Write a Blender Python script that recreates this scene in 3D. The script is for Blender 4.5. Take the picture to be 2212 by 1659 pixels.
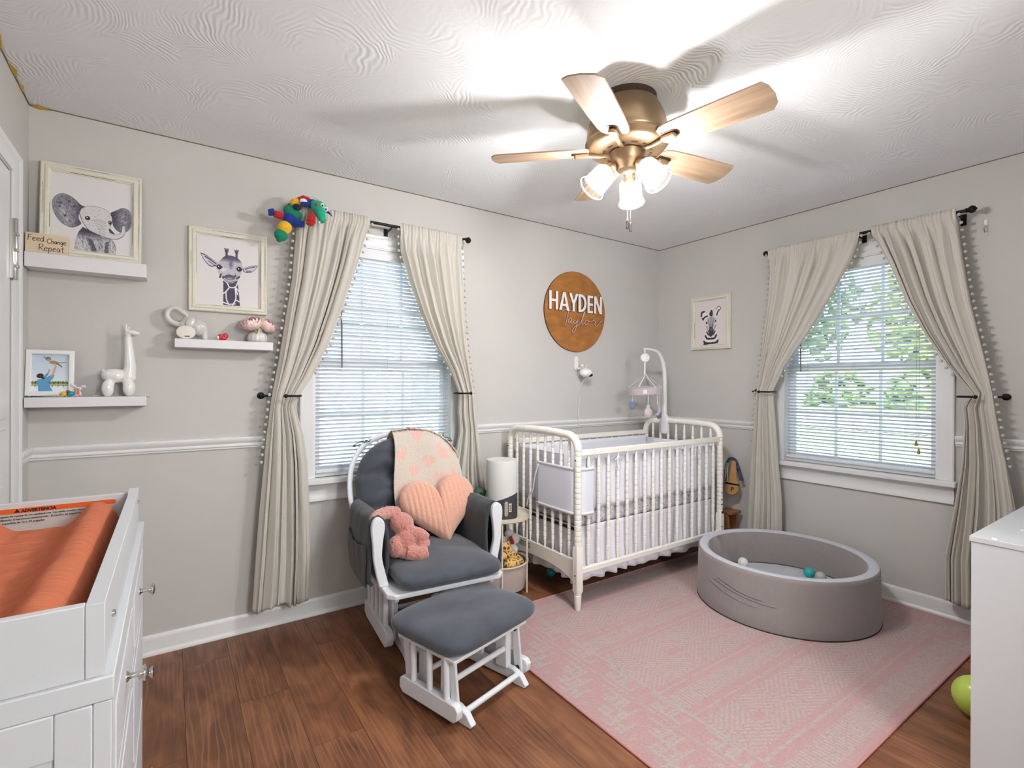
import bpy, bmesh, math, random
import numpy as np
from mathutils import Vector, Matrix, noise
random.seed(7)
for o in list(bpy.data.objects): bpy.data.objects.remove(o)
sc = bpy.context.scene
COL = sc.collection
PI = math.pi

# ------------------------------------------------------------------ camera
cam_d = bpy.data.cameras.new('camera'); cam = bpy.data.objects.new('camera', cam_d); COL.objects.link(cam)
R_ = Vector((0.82592, -0.563778, 0.003173)); U_ = Vector((-0.002231, 0.00236, 0.999995)); F_ = R_.cross(U_) * -1
M_ = Matrix.Identity(4)
for i in range(3):
    M_[i][0] = R_[i]; M_[i][1] = U_[i]; M_[i][2] = F_[i] * -1
M_.translation = Vector((-3.51997, -2.88072, 1.27321))
cam.matrix_world = M_
cam_d.sensor_width = 36.0; cam_d.lens = 36.0 * 1078.8 / 2212.0
cam_d.clip_start = 0.02; cam_d.clip_end = 300
sc.camera = cam

# ------------------------------------------------------------------ world, sun, exposure
w = bpy.data.worlds.new('world'); sc.world = w; w.use_nodes = True
nt = w.node_tree; bgn = nt.nodes['Background']
sky = nt.nodes.new('ShaderNodeTexSky'); sky.sky_type = 'NISHITA'; sky.sun_disc = False
sky.sun_elevation = math.radians(48); sky.sun_rotation = math.radians(215); sky.dust_density = 3.0; sky.air_density = 1.0
nt.links.new(sky.outputs[0], bgn.inputs[0]); bgn.inputs[1].default_value = SKY = .8
sd = bpy.data.lights.new('sun', 'SUN'); sd.energy = 1.6; sd.angle = math.radians(2); sd.color = (1, .96, .9)
so = bpy.data.objects.new('sun', sd); COL.objects.link(so); so.rotation_euler = (math.radians(40), 0, math.radians(-40)); so.location = (-8, -10, 12)
# window portals: only guide the sampling of the sky, they emit nothing themselves
for nm, loc, rot in (('portal_north', (-2.4475, .16, 1.41), (-PI/2, 0, 0)), ('portal_east', (.16, -1.4975, 1.41), (0, PI/2, 0))):
    ld = bpy.data.lights.new(nm, 'AREA'); ld.shape = 'RECTANGLE'
    ld.size, ld.size_y = (.86, 1.33) if 'north' in nm else (1.33, .86)
    ld.cycles.is_portal = True
    lo = bpy.data.objects.new(nm, ld); COL.objects.link(lo); lo.location = loc; lo.rotation_euler = rot
sc.view_settings.view_transform = 'Standard'; sc.view_settings.look = 'None'
sc.view_settings.gamma = 1.0; sc.view_settings.use_curve_mapping = False
sc.view_settings.exposure = 1.62
# added fill light behind the camera, set in an invented hall
hl = bpy.data.lights.new('fill_light', 'POINT'); hl.shadow_soft_size = .28; hl.energy = 43; hl.color = (.95, .98, 1)
ho = bpy.data.objects.new('fill_light', hl); COL.objects.link(ho); ho.location = (-2.45, -4.1, 1.9)
BULB = 375.0

# ------------------------------------------------------------------ helpers
def lin(c):
    return c / 12.92 if c <= .04045 else ((c + .055) / 1.055) ** 2.4
def C3(h):
    if isinstance(h, str):
        h = h.lstrip('#'); return tuple(lin(int(h[i:i+2], 16) / 255) for i in (0, 2, 4))
    return tuple(lin(v / 255) for v in h)
MATS = {}
def mat(name, col, rough=.55, metal=0, bump=0, bscale=200, var=0, vscale=6, sheen=0, spec=.5, coat=0, emit=None, trans=0, sub=0, stretch=None, attr=False, randv=0):
    if name in MATS: return MATS[name]
    m = bpy.data.materials.new(name); m.use_nodes = True; n = m.node_tree.nodes; L = m.node_tree.links
    b = n['Principled BSDF']; c = C3(col)
    b.inputs['Base Color'].default_value = (*c, 1); b.inputs['Roughness'].default_value = rough
    b.inputs['Metallic'].default_value = metal; b.inputs['Specular IOR Level'].default_value = spec
    b.inputs['Sheen Weight'].default_value = sheen; b.inputs['Coat Weight'].default_value = coat
    if coat: b.inputs['Coat Roughness'].default_value = .1
    if sub: b.inputs['Subsurface Weight'].default_value = sub; b.inputs['Subsurface Scale'].default_value = .01
    if trans: b.inputs['Transmission Weight'].default_value = trans
    if emit: b.inputs['Emission Color'].default_value = (*C3(emit[0]), 1); b.inputs['Emission Strength'].default_value = emit[1]
    tc = n.new('ShaderNodeTexCoord'); src = tc.outputs['Object']
    if stretch:
        mp = n.new('ShaderNodeMapping'); mp.inputs['Scale'].default_value = stretch; L.new(src, mp.inputs[0]); src = mp.outputs[0]
    cur = None
    if attr:
        a = n.new('ShaderNodeAttribute'); a.attribute_name = 'Col'; cur = a.outputs['Color']
    if var:
        nz = n.new('ShaderNodeTexNoise'); nz.inputs['Scale'].default_value = vscale; nz.inputs['Detail'].default_value = 6
        L.new(src, nz.inputs['Vector'])
        mr = n.new('ShaderNodeMapRange'); mr.inputs[1].default_value = .3; mr.inputs[2].default_value = .7
        mr.inputs[3].default_value = 1 - var; mr.inputs[4].default_value = 1 + var * .6; L.new(nz.outputs[0], mr.inputs[0])
        mx = n.new('ShaderNodeMix'); mx.data_type = 'RGBA'; mx.blend_type = 'MULTIPLY'; mx.inputs[0].default_value = 1
        if cur: L.new(cur, mx.inputs[6])
        else: mx.inputs[6].default_value = (*c, 1)
        L.new(mr.outputs[0], mx.inputs[7]); cur = mx.outputs[2]
    if cur: L.new(cur, b.inputs['Base Color'])
    if bump:
        nz = n.new('ShaderNodeTexNoise'); nz.inputs['Scale'].default_value = bscale; nz.inputs['Detail'].default_value = 4
        L.new(src, nz.inputs['Vector'])
        bp = n.new('ShaderNodeBump'); bp.inputs['Strength'].default_value = bump; bp.inputs['Distance'].default_value = .004
        L.new(nz.outputs[0], bp.inputs['Height']); L.new(bp.outputs[0], b.inputs['Normal'])
    MATS[name] = m; return m

class MB:
    def __init__(s): s.v = []; s.f = []
    def add(s, vs, fs):
        o = len(s.v); s.v += [tuple(v) for v in vs]; s.f += [tuple(i + o for i in f) for f in fs]; return s
    def box(s, x0, x1, y0, y1, z0, z1, T=None):
        x0, x1 = min(x0, x1), max(x0, x1); y0, y1 = min(y0, y1), max(y0, y1); z0, z1 = min(z0, z1), max(z0, z1)
        vs = [Vector(p) for p in ((x0,y0,z0),(x1,y0,z0),(x1,y1,z0),(x0,y1,z0),(x0,y0,z1),(x1,y0,z1),(x1,y1,z1),(x0,y1,z1))]
        if T: vs = [T @ v for v in vs]
        return s.add(vs, [(0,3,2,1),(4,5,6,7),(0,1,5,4),(1,2,6,5),(2,3,7,6),(3,0,4,7)])
    def tube(s, pts, r, seg=10, cap=True, flat=1.0, up=None):
        pts = [Vector(p) for p in pts]; n = len(pts)
        rs = r if isinstance(r, (list, tuple)) else [r] * n
        t0 = (pts[1] - pts[0]).normalized()
        u = Vector(up) if up else (Vector((0,0,1)) if abs(t0.z) < .9 else Vector((1,0,0)))
        rings = []
        for i in range(n):
            t = (pts[min(i+1, n-1)] - pts[max(i-1, 0)])
            t = t.normalized() if t.length > 1e-9 else t0
            u = (u - t * u.dot(t)); u = u.normalized() if u.length > 1e-6 else t.orthogonal().normalized()
            b = t.cross(u)
            rings.append([pts[i] + (u * math.cos(a) * flat + b * math.sin(a)) * rs[i] for a in [2*PI*k/seg for k in range(seg)]])
        vs = [p for rg in rings for p in rg]; fs = []
        for i in range(n-1):
            for k in range(seg):
                k2 = (k+1) % seg; fs.append((i*seg+k, i*seg+k2, (i+1)*seg+k2, (i+1)*seg+k))
        if cap:
            fs.append(tuple(range(seg))[::-1]); fs.append(tuple((n-1)*seg + k for k in range(seg)))
        return s.add(vs, fs)
    def lathe(s, prof, seg=24, T=None, cap=True, sx=1, sy=1):
        vs = []; fs = []; n = len(prof)
        for r, z in prof:
            for k in range(seg):
                a = 2*PI*k/seg; v = Vector((r*math.cos(a)*sx, r*math.sin(a)*sy, z)); vs.append(T @ v if T else v)
        for i in range(n-1):
            for k in range(seg):
                k2 = (k+1) % seg; fs.append((i*seg+k, i*seg+k2, (i+1)*seg+k2, (i+1)*seg+k))
        if cap:
            fs.append(tuple(range(seg))[::-1]); fs.append(tuple((n-1)*seg+k for k in range(seg)))
        return s.add(vs, fs)
    def ell(s, c, r, seg=16, rings=10, T=None, rot=None):
        c = Vector(c); r = (r, r, r) if not isinstance(r, (tuple, list)) else r
        Q = Matrix.Identity(3)
        if rot:
            from mathutils import Euler
            Q = Euler(rot).to_matrix()
        vs = []; fs = []
        for i in range(1, rings):
            th = PI * i / rings
            for k in range(seg):
                a = 2*PI*k/seg
                vs.append(c + Q @ Vector((r[0]*math.sin(th)*math.cos(a), r[1]*math.sin(th)*math.sin(a), r[2]*math.cos(th))))
        n = len(vs); vs.append(c + Q @ Vector((0,0,r[2]))); vs.append(c - Q @ Vector((0,0,r[2])))
        for i in range(rings-2):
            for k in range(seg):
                k2 = (k+1) % seg; fs.append((i*seg+k, (i+1)*seg+k, (i+1)*seg+k2, i*seg+k2))
        for k in range(seg):
            k2 = (k+1) % seg; fs.append((n, k, k2)); fs.append((n+1, (rings-2)*seg+k2, (rings-2)*seg+k))
        if T: vs = [T @ v for v in vs]
        return s.add(vs, fs)
    def prism(s, poly, fn, d0, d1):
        """polygon (2D list) extruded between depth d0 and d1; fn(a, b, d) -> 3D"""
        n = len(poly)
        vs = [fn(a, b, d0) for a, b in poly] + [fn(a, b, d1) for a, b in poly]
        fs = [tuple(range(n)), tuple(range(n, 2*n))[::-1]] + [(i, i+n, (i+1) % n + n, (i+1) % n) for i in range(n)]
        return s.add(vs, fs)
    def grid(s, P, closeu=False, closev=False):
        """P[i][j] points"""
        nu = len(P); nv = len(P[0]); vs = [p for row in P for p in row]; fs = []
        for i in range(nu if closeu else nu-1):
            for j in range(nv if closev else nv-1):
                i2 = (i+1) % nu; j2 = (j+1) % nv
                fs.append((i*nv+j, i*nv+j2, i2*nv+j2, i2*nv+j))
        return s.add(vs, fs)
    def mesh(s, name, m, smooth=None):
        me = bpy.data.meshes.new(name); me.from_pydata([tuple(v) for v in s.v], [], s.f); me.update()
        bm = bmesh.new(); bm.from_mesh(me); bmesh.ops.recalc_face_normals(bm, faces=bm.faces); bm.to_mesh(me); bm.free()
        if m: me.materials.append(m)
        if smooth is not None:
            me.polygons.foreach_set('use_smooth', [True] * len(me.polygons))
            if smooth < 180: me.set_sharp_from_angle(angle=math.radians(smooth))
        return me
    def build(s, name, m, parent=None, smooth=None, bevel=0, loc=None, rot=None, bseg=2, solid=0):
        o = bpy.data.objects.new(name, s.mesh(name, m, smooth)); COL.objects.link(o)
        if parent: o.parent = parent
        if loc: o.location = loc
        if rot: o.rotation_euler = rot
        if solid:
            md = o.modifiers.new('solid', 'SOLIDIFY'); md.thickness = solid; md.offset = 0
        if bevel:
            md = o.modifiers.new('bevel', 'BEVEL'); md.width = bevel; md.segments = bseg; md.limit_method = 'ANGLE'; md.angle_limit = math.radians(35)
            o.data.polygons.foreach_set('use_smooth', [True] * len(o.data.polygons)); o.data.set_sharp_from_angle(angle=math.radians(50))
        return o
def tag(o, label=None, cat=None, group=None, kind=None):
    if label: o['label'] = label
    if cat: o['category'] = cat
    if group: o['group'] = group
    if kind: o['kind'] = kind
    return o
def empty(name, loc=(0,0,0), rz=0, label=None, cat=None, group=None, kind=None, rot=None):
    o = bpy.data.objects.new(name, None); COL.objects.link(o); o.location = loc; o.rotation_euler = rot or (0, 0, rz); o.empty_display_size = .05
    return tag(o, label, cat, group, kind)
def inst(name, me, parent=None, loc=(0,0,0), rot=(0,0,0), scale=(1,1,1)):
    o = bpy.data.objects.new(name, me); COL.objects.link(o); o.location = loc; o.rotation_euler = rot; o.scale = scale
    if parent: o.parent = parent
    return o
def blob(name, parts, m, parent=None, voxel=.006, smooth_it=4, disp=0, dscale=.012, loc=None):
    """overlapping ellipsoids / tubes melted into one continuous skin"""
    mb = MB()
    for p in parts:
        if p[0] == 'e': mb.ell(p[1], p[2], 18, 12, rot=p[3] if len(p) > 3 else None)
        else: mb.tube(p[1], p[2], 12)
    o = mb.build(name, m, parent, smooth=180, loc=loc)
    md = o.modifiers.new('remesh', 'REMESH'); md.mode = 'VOXEL'; md.voxel_size = voxel; md.use_smooth_shade = True
    md = o.modifiers.new('smooth', 'SMOOTH'); md.factor = .5; md.iterations = smooth_it
    if disp:
        tx = bpy.data.textures.new(name, 'CLOUDS'); tx.noise_scale = dscale
        md = o.modifiers.new('disp', 'DISPLACE'); md.texture = tx; md.strength = disp; md.texture_coords = 'LOCAL'
    return o
def textmesh(s, size, offset=0, extrude=.0005, align='CENTER', shear=0):
    cu = bpy.data.curves.new('text', 'FONT'); cu.body = s; cu.size = size; cu.offset = offset; cu.extrude = extrude
    cu.align_x = align; cu.shear = shear; cu.resolution_u = 3
    o = bpy.data.objects.new('text', cu); COL.objects.link(o)
    dg = bpy.context.evaluated_depsgraph_get(); dg.update()
    me = bpy.data.meshes.new_from_object(o.evaluated_get(dg)); bpy.data.objects.remove(o); return me
def interp(z, zs, xs):
    return float(np.interp(z, zs, xs))
def smooth_curve(pts, n):
    """resample a polyline with Catmull-Rom"""
    P = [Vector(p) for p in pts]; out = []
    P = [P[0]*2 - P[1]] + P + [P[-1]*2 - P[-2]]
    segs = len(P) - 3
    for i in range(n):
        t = i / (n-1) * segs; k = min(int(t), segs-1); t -= k
        a, b, c, d = P[k:k+4]
        out.append(.5*((2*b) + (c-a)*t + (2*a-5*b+4*c-d)*t*t + (3*b-a-3*c+d)*t**3))
    return out

# raster used to print flat pictures into a colour attribute
class Cv:
    def __init__(s, w, h, bg):
        s.w, s.h = w, h; s.a = np.ones((h, w, 3)) * np.array(bg) / 255.
        s.X, s.Y = np.meshgrid((np.arange(w) + .5) / w, (np.arange(h) + .5) / h); s.asp = h / w
        s.rng = np.random.RandomState(3)
    def put(s, m, col, al=1, tex=0):
        c = np.array(col) / 255.
        a = (m * al)[..., None]
        if tex: c = np.clip(c[None, None] + (s.rng.rand(s.h, s.w, 1) - .5) * tex, 0, 1)
        s.a = s.a * (1-a) + c * a; return s
    def m_poly(s, pts):
        ins = np.zeros((s.h, s.w), bool); n = len(pts)
        for i in range(n):
            x1, y1 = pts[i]; x2, y2 = pts[(i+1) % n]
            if y1 == y2: continue
            cond = ((s.Y < y1) != (s.Y < y2)) & (s.X < (x2-x1)*(s.Y-y1)/(y2-y1) + x1); ins ^= cond
        return ins.astype(float)
    def poly(s, pts, col, al=1, tex=0): return s.put(s.m_poly(pts), col, al, tex)
    def spoly(s, pts, col, al=1, tex=0, n=60):
        q = smooth_curve([(x, y, 0) for x, y in pts + pts[:1]], n); return s.put(s.m_poly([(v.x, v.y) for v in q]), col, al, tex)
    def m_ell(s, cx, cy, rx, ry, soft=.0, rot=0):
        dx = (s.X-cx); dy = (s.Y-cy) * s.asp; c, k = math.cos(rot), math.sin(rot)
        d = np.sqrt(((dx*c+dy*k)/rx)**2 + ((-dx*k+dy*c)/(ry*s.asp))**2)
        return np.clip((1-d)/max(soft, 1e-3), 0, 1) if soft else (d < 1).astype(float)
    def ell(s, cx, cy, rx, ry, col, al=1, soft=0, rot=0, tex=0): return s.put(s.m_ell(cx, cy, rx, ry, soft, rot), col, al, tex)
    def line(s, pts, wd, col, al=1):
        m = np.zeros((s.h, s.w))
        for (x1, y1), (x2, y2) in zip(pts[:-1], pts[1:]):
            ax, ay, bx, by = x1, y1*s.asp, x2, y2*s.asp; dx, dy = bx-ax, by-ay; q = dx*dx+dy*dy + 1e-12
            t = np.clip(((s.X-ax)*dx + (s.Y*s.asp-ay)*dy)/q, 0, 1)
            d = np.hypot(s.X-ax-t*dx, s.Y*s.asp-ay-t*dy); m = np.maximum(m, np.clip((wd-d)/(.4*wd)+.3, 0, 1))
        return s.put(m, col, al)
    def curve(s, pts, wd, col, al=1, n=24):
        q = smooth_curve([(x, y, 0) for x, y in pts], n); return s.line([(v.x, v.y) for v in q], wd, col, al)
    def build(s, name, m, W, H, fn, parent=None):
        """fn(u, v) numpy arrays in 0..1 (v from the top) -> (N,3)"""
        w, h = s.w, s.h; U, V = np.meshgrid(np.linspace(0, 1, w), np.linspace(0, 1, h))
        P = fn(U.ravel(), V.ravel())
        me = bpy.data.meshes.new(name); idx = np.arange(w*h).reshape(h, w)
        f = np.stack([idx[:-1, :-1], idx[1:, :-1], idx[1:, 1:], idx[:-1, 1:]], -1).reshape(-1, 4)
        me.vertices.add(w*h); me.vertices.foreach_set('co', P.astype('f').ravel())
        me.loops.add(f.size); me.loops.foreach_set('vertex_index', f.astype('i').ravel())
        me.polygons.add(len(f)); me.polygons.foreach_set('loop_start', np.arange(0, f.size, 4).astype('i'))
        me.update(calc_edges=True)
        a = me.color_attributes.new('Col', 'FLOAT_COLOR', 'POINT'); c = np.clip(s.a, 0, 1)
        l = np.where(c <= .04045, c/12.92, ((c+.055)/1.055)**2.4)
        a.data.foreach_set('color', np.concatenate([l, np.ones((h, w, 1))], -1).astype('f').ravel())
        me.materials.append(m); me.polygons.foreach_set('use_smooth', [True]*len(me.polygons))
        o = bpy.data.objects.new(name, me); COL.objects.link(o)
        if parent: o.parent = parent
        return o

# ------------------------------------------------------------------ materials
WALL = mat('wall_paint', (201, 198, 193), .75, bump=.12, bscale=380, var=.02, vscale=3)
WHITE = mat('white_trim_paint', (228, 228, 228), .35, bump=.03, bscale=60)
CRIBW = mat('cream_white_paint', (244, 240, 231), .32, var=.02, vscale=20)
FURNW = mat('white_furniture_paint', (226, 228, 232), .38, bump=.04, bscale=500)
LAMW = mat('dresser_white_laminate', (206, 208, 211), .42, bump=.04, bscale=500)
BLINDM = mat('blind_slat_white', (226, 227, 230), .45)
LINEN = mat('oatmeal_linen', (206, 201, 191), .85, bump=.25, bscale=900, var=.05, vscale=260, sheen=.1, sub=0)
BLACKM = mat('matte_black_metal', (24, 24, 26), .45, metal=.6)
BRONZE = mat('brushed_bronze', (152, 128, 100), .36, metal=.85, var=.08, vscale=12)
BRONZED = mat('dark_bronze', (88, 74, 60), .42, metal=.8)
CHROME = mat('polished_nickel', (200, 198, 192), .15, metal=1)
GREYV = mat('charcoal_microfibre', (70, 74, 84), .85, bump=.3, bscale=500, var=.26, vscale=11, sheen=.3)
GREYD = mat('dark_grey_microfibre', (58, 61, 65), .88, bump=.3, bscale=500, var=.14, vscale=9, sheen=.2)
POOLM = mat('grey_jersey', (152, 144, 142), .85, bump=.25, bscale=700, var=.04, vscale=40, sheen=.2)
POOLT = mat('grey_jersey_light', (190, 192, 200), .85, bump=.25, bscale=700, var=.04, vscale=40, sheen=.2)

# ================================================================== ROOM SHELL
XW, YS, HC = -4.016, -3.02, 2.44
def wall_with_hole(name, a0, a1, fn, hole, m, th=.14):
    """wall slab in (a, z) with one opening; fn(a, d, z) -> world"""
    h0, h1, z0, z1 = hole; mb = MB()
    for (p, q, r, t) in ((a0, h0, 0, HC), (h1, a1, 0, HC), (h0, h1, 0, z0), (h0, h1, z1, HC)):
        vs = [fn(a, d, z) for d in (0, th) for a, z in ((p, r), (q, r), (q, t), (p, t))]
        mb.add(vs, [(0,1,2,3), (7,6,5,4), (0,4,5,1), (1,5,6,2), (2,6,7,3), (3,7,4,0)])
    return tag(mb.build(name, m), kind='structure')
fnN = lambda a, d, z: (a, d, z)
fnE = lambda a, d, z: (d, -a, z)
wall_with_hole('wall_north', XW - .14, 0.14, fnN, (-2.8775, -2.0175, .75, 2.075), WALL)
wall_with_hole('wall_east', -.0, -YS + .14, fnE, (1.0675, 1.9275, .75, 2.075), WALL)
mb = MB(); mb.box(XW-.14, XW, YS, -1.12, 0, HC); mb.box(XW-.14, XW, -.292, 0, 0, HC); mb.box(XW-.14, XW, -1.12, -.292, 2.06, HC)
tag(mb.build('wall_west', WALL), kind='structure')
fnS = lambda a, d, z: (a, YS-d, z)
wall_with_hole('wall_south', XW, 0, fnS, (-3.35, -1.75, 0, 2.36), WALL)  # doorway gap added so the fill light reaches the room
# unseen hall shell, added behind the camera to house the fill light
mb = MB(); mb.box(-4.1, -.7, -5.0, -4.9, 0, HC); mb.box(-4.2, -4.1, -5.0, YS-.14, 0, HC); mb.box(-.8, -.7, -5.0, YS-.14, 0, HC)
tag(mb.build('wall_added_hall', WALL), kind='structure')
tag(MB().box(-4.2, -.7, -5.0, YS-.0, -.05, -.001).build('floor_added_hall', mat('added_hall_floor', (150, 120, 98), .6)), kind='structure')
tag(MB().box(-4.2, -.7, -5.0, YS-.14, HC, HC+.1).build('ceiling_added_hall', WHITE), kind='structure')

# ceiling with combed swirl plaster
cm = mat('swirl_plaster', (240, 241, 243), .85)
n = cm.node_tree.nodes; L = cm.node_tree.links
tc = n.new('ShaderNodeTexCoord'); vo = n.new('ShaderNodeTexVoronoi'); vo.inputs['Scale'].default_value = 2.0; vo.inputs['Randomness'].default_value = .9
nz = n.new('ShaderNodeTexNoise'); nz.inputs['Scale'].default_value = 5; L.new(tc.outputs['Object'], nz.inputs[0])
mxv = n.new('ShaderNodeMix'); mxv.data_type = 'VECTOR'; mxv.inputs[0].default_value = .12
L.new(tc.outputs['Object'], mxv.inputs[4]); L.new(nz.outputs['Color'], mxv.inputs[5]); L.new(mxv.outputs[1], vo.inputs['Vector'])
mu = n.new('ShaderNodeMath'); mu.operation = 'MULTIPLY'; mu.inputs[1].default_value = 250; L.new(vo.outputs['Distance'], mu.inputs[0])
si = n.new('ShaderNodeMath'); si.operation = 'SINE'; L.new(mu.outputs[0], si.inputs[0])
n2 = n.new('ShaderNodeTexNoise'); n2.inputs['Scale'].default_value = 60; n2.inputs['Detail'].default_value = 5; L.new(tc.outputs['Object'], n2.inputs[0])
ml = n.new('ShaderNodeMath'); ml.operation = 'MULTIPLY'; L.new(si.outputs[0], ml.inputs[0]); n3 = n.new('ShaderNodeTexNoise'); n3.inputs['Scale'].default_value = 4.5; L.new(tc.outputs['Object'], n3.inputs[0]); mk3 = n.new('ShaderNodeMapRange'); mk3.inputs[1].default_value = .42; mk3.inputs[2].default_value = .62; L.new(n3.outputs[0], mk3.inputs[0]); L.new(mk3.outputs[0], ml.inputs[1])
ad = n.new('ShaderNodeMath'); ad.operation = 'ADD'; L.new(ml.outputs[0], ad.inputs[0]); L.new(n2.outputs[0], ad.inputs[1])
bp = n.new('ShaderNodeBump'); bp.inputs['Strength'].default_value = .26; bp.inputs['Distance'].default_value = .003
L.new(ad.outputs[0], bp.inputs['Height']); L.new(bp.outputs[0], n['Principled BSDF'].inputs['Normal'])
tag(MB().box(XW-.14, .14, YS-.14, .14, HC, HC+.12).build('ceiling', cm), kind='structure')
# a brown caulk line along the ceiling edge with yellowed paint drips
CAULK = mat('brown_caulk', (120, 105, 85), .8); YEL = mat('yellowed_drip', (190, 150, 50), .7)
for nm, k, args in (('trim_1', CAULK, (XW, 0, -.0035, 0, HC-.0035, HC)), ('trim_2', CAULK, (-.0035, 0, YS, 0, HC-.0035, HC)), ('trim_3', CAULK, (XW, XW+.004, YS, 0, HC-.004, HC))):
    tag(MB().box(*args).build(nm, k), kind='structure')
mb = MB()
for a, b, wd in ((-.36, -.22, .014), (-.2, -.12, .01), (-.62, -.42, .018), (-.95, -.7, .016)):
    mb.add([(XW+.003, a, HC-.005), (XW+.003+wd, (a+b)/2, HC-.0008), (XW+.003, b, HC-.005), (XW+.003, (a+b)/2, HC-.008)], [(0,1,2), (0,2,3), (0,3,1), (1,3,2)])
mb.add([(XW+.004, -.004, HC-.006), (XW+.075, -.002, HC-.006), (XW+.03, -.02, HC-.001), (XW+.03, -.002, HC-.012)], [(0,1,2), (0,3,1), (0,2,3), (1,3,2)])
tag(mb.build('trim_4', YEL), kind='structure')

# floor: dark sub-floor slab and separate planks running north-south
fl = tag(MB().box(XW, 0, YS, 0, -.12, -.012).build('floor', mat('subfloor_dark', (40, 24, 16), .8)), kind='structure')
wm = bpy.data.materials.new('vinyl_plank_wood'); wm.use_nodes = True; n = wm.node_tree.nodes; L = wm.node_tree.links; b = n['Principled BSDF']
tc = n.new('ShaderNodeTexCoord'); oi = n.new('ShaderNodeObjectInfo')
cx = n.new('ShaderNodeCombineXYZ')
mq = n.new('ShaderNodeMath'); mq.operation = 'MULTIPLY'; mq.inputs[1].default_value = 40; L.new(oi.outputs['Random'], mq.inputs[0])
for i in range(3): L.new(mq.outputs[0], cx.inputs[i])
va = n.new('ShaderNodeVectorMath'); va.operation = 'ADD'; L.new(tc.outputs['Object'], va.inputs[0]); L.new(cx.outputs[0], va.inputs[1])
mp = n.new('ShaderNodeMapping'); mp.inputs['Scale'].default_value = (1, .09, 1); L.new(va.outputs[0], mp.inputs[0])
g1 = n.new('ShaderNodeTexNoise'); g1.inputs['Scale'].default_value = 16; g1.inputs['Detail'].default_value = 8; g1.inputs['Distortion'].default_value = 2.4; L.new(mp.outputs[0], g1.inputs[0])
g2 = n.new('ShaderNodeTexNoise'); g2.inputs['Scale'].default_value = 150; g2.inputs['Detail'].default_value = 4; L.new(mp.outputs[0], g2.inputs[0])
mp2 = n.new('ShaderNodeMapping'); mp2.inputs['Scale'].default_value = (1, .45, 1); L.new(va.outputs[0], mp2.inputs[0])
g3 = n.new('ShaderNodeTexNoise'); g3.inputs['Scale'].default_value = 8; g3.inputs['Detail'].default_value = 5; g3.inputs['Distortion'].default_value = 1.2; L.new(mp2.outputs[0], g3.inputs[0])
cr = n.new('ShaderNodeValToRGB'); e = cr.color_ramp.elements; e[0].position = .28; e[0].color = (*C3((74, 42, 26)), 1); e[1].position = .72; e[1].color = (*C3((156, 104, 70)), 1)
x = cr.color_ramp.elements.new(.5); x.color = (*C3((120, 74, 47)), 1)
s1 = n.new('ShaderNodeMath'); s1.operation = 'MULTIPLY_ADD'; s1.inputs[1].default_value = .42; L.new(g1.outputs[0], s1.inputs[0])
s2 = n.new('ShaderNodeMath'); s2.operation = 'MULTIPLY_ADD'; s2.inputs[1].default_value = .58; s2.inputs[2].default_value = 0; L.new(g3.outputs[0], s2.inputs[0]); L.new(s2.outputs[0], s1.inputs[2])
L.new(s1.outputs[0], cr.inputs[0])
hs = n.new('ShaderNodeHueSaturation'); mr = n.new('ShaderNodeMapRange'); mr.inputs[3].default_value = .86; mr.inputs[4].default_value = 1.15; L.new(oi.outputs['Random'], mr.inputs[0]); L.new(mr.outputs[0], hs.inputs['Value']); L.new(cr.outputs[0], hs.inputs['Color'])
# fine pores, lighter cathedral lines
wv = n.new('ShaderNodeTexWave'); wv.inputs['Scale'].default_value = 17; wv.inputs['Distortion'].default_value = 16; wv.inputs['Detail'].default_value = 3; wv.inputs['Detail Scale'].default_value = .55; wv.inputs['Detail Roughness'].default_value = .6; wv.bands_direction = 'X'; L.new(mp.outputs[0], wv.inputs[0])
r2 = n.new('ShaderNodeValToRGB'); r2.color_ramp.elements[0].position = .72; r2.color_ramp.elements[0].color = (0, 0, 0, 1); r2.color_ramp.elements[1].position = .99; L.new(wv.outputs[0], r2.inputs[0])
m3 = n.new('ShaderNodeMix'); m3.data_type = 'RGBA'; m3.inputs[7].default_value = (*C3((168, 122, 92)), 1); L.new(hs.outputs[0], m3.inputs[6])
mf = n.new('ShaderNodeMath'); mf.operation = 'MULTIPLY'; n4 = n.new('ShaderNodeTexNoise'); n4.inputs['Scale'].default_value = 4; L.new(mp2.outputs[0], n4.inputs[0]); k4 = n.new('ShaderNodeMapRange'); k4.inputs[1].default_value = .4; k4.inputs[2].default_value = .65; k4.inputs[4].default_value = .42; L.new(n4.outputs[0], k4.inputs[0]); L.new(k4.outputs[0], mf.inputs[1]); L.new(r2.outputs[0], mf.inputs[0]); L.new(mf.outputs[0], m3.inputs[0])
L.new(m3.outputs[2], b.inputs['Base Color']); b.inputs['Roughness'].default_value = .42
bp = n.new('ShaderNodeBump'); bp.inputs['Strength'].default_value = .25; bp.inputs['Distance'].default_value = .002; L.new(g2.outputs[0], bp.inputs['Height']); L.new(bp.outputs[0], b.inputs['Normal'])
PW, PL = .181, 1.22
plank_me = MB().box(.0006, PW-.0006, .0006, PL-.0006, -.012, 0).mesh('plank', wm)
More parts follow.
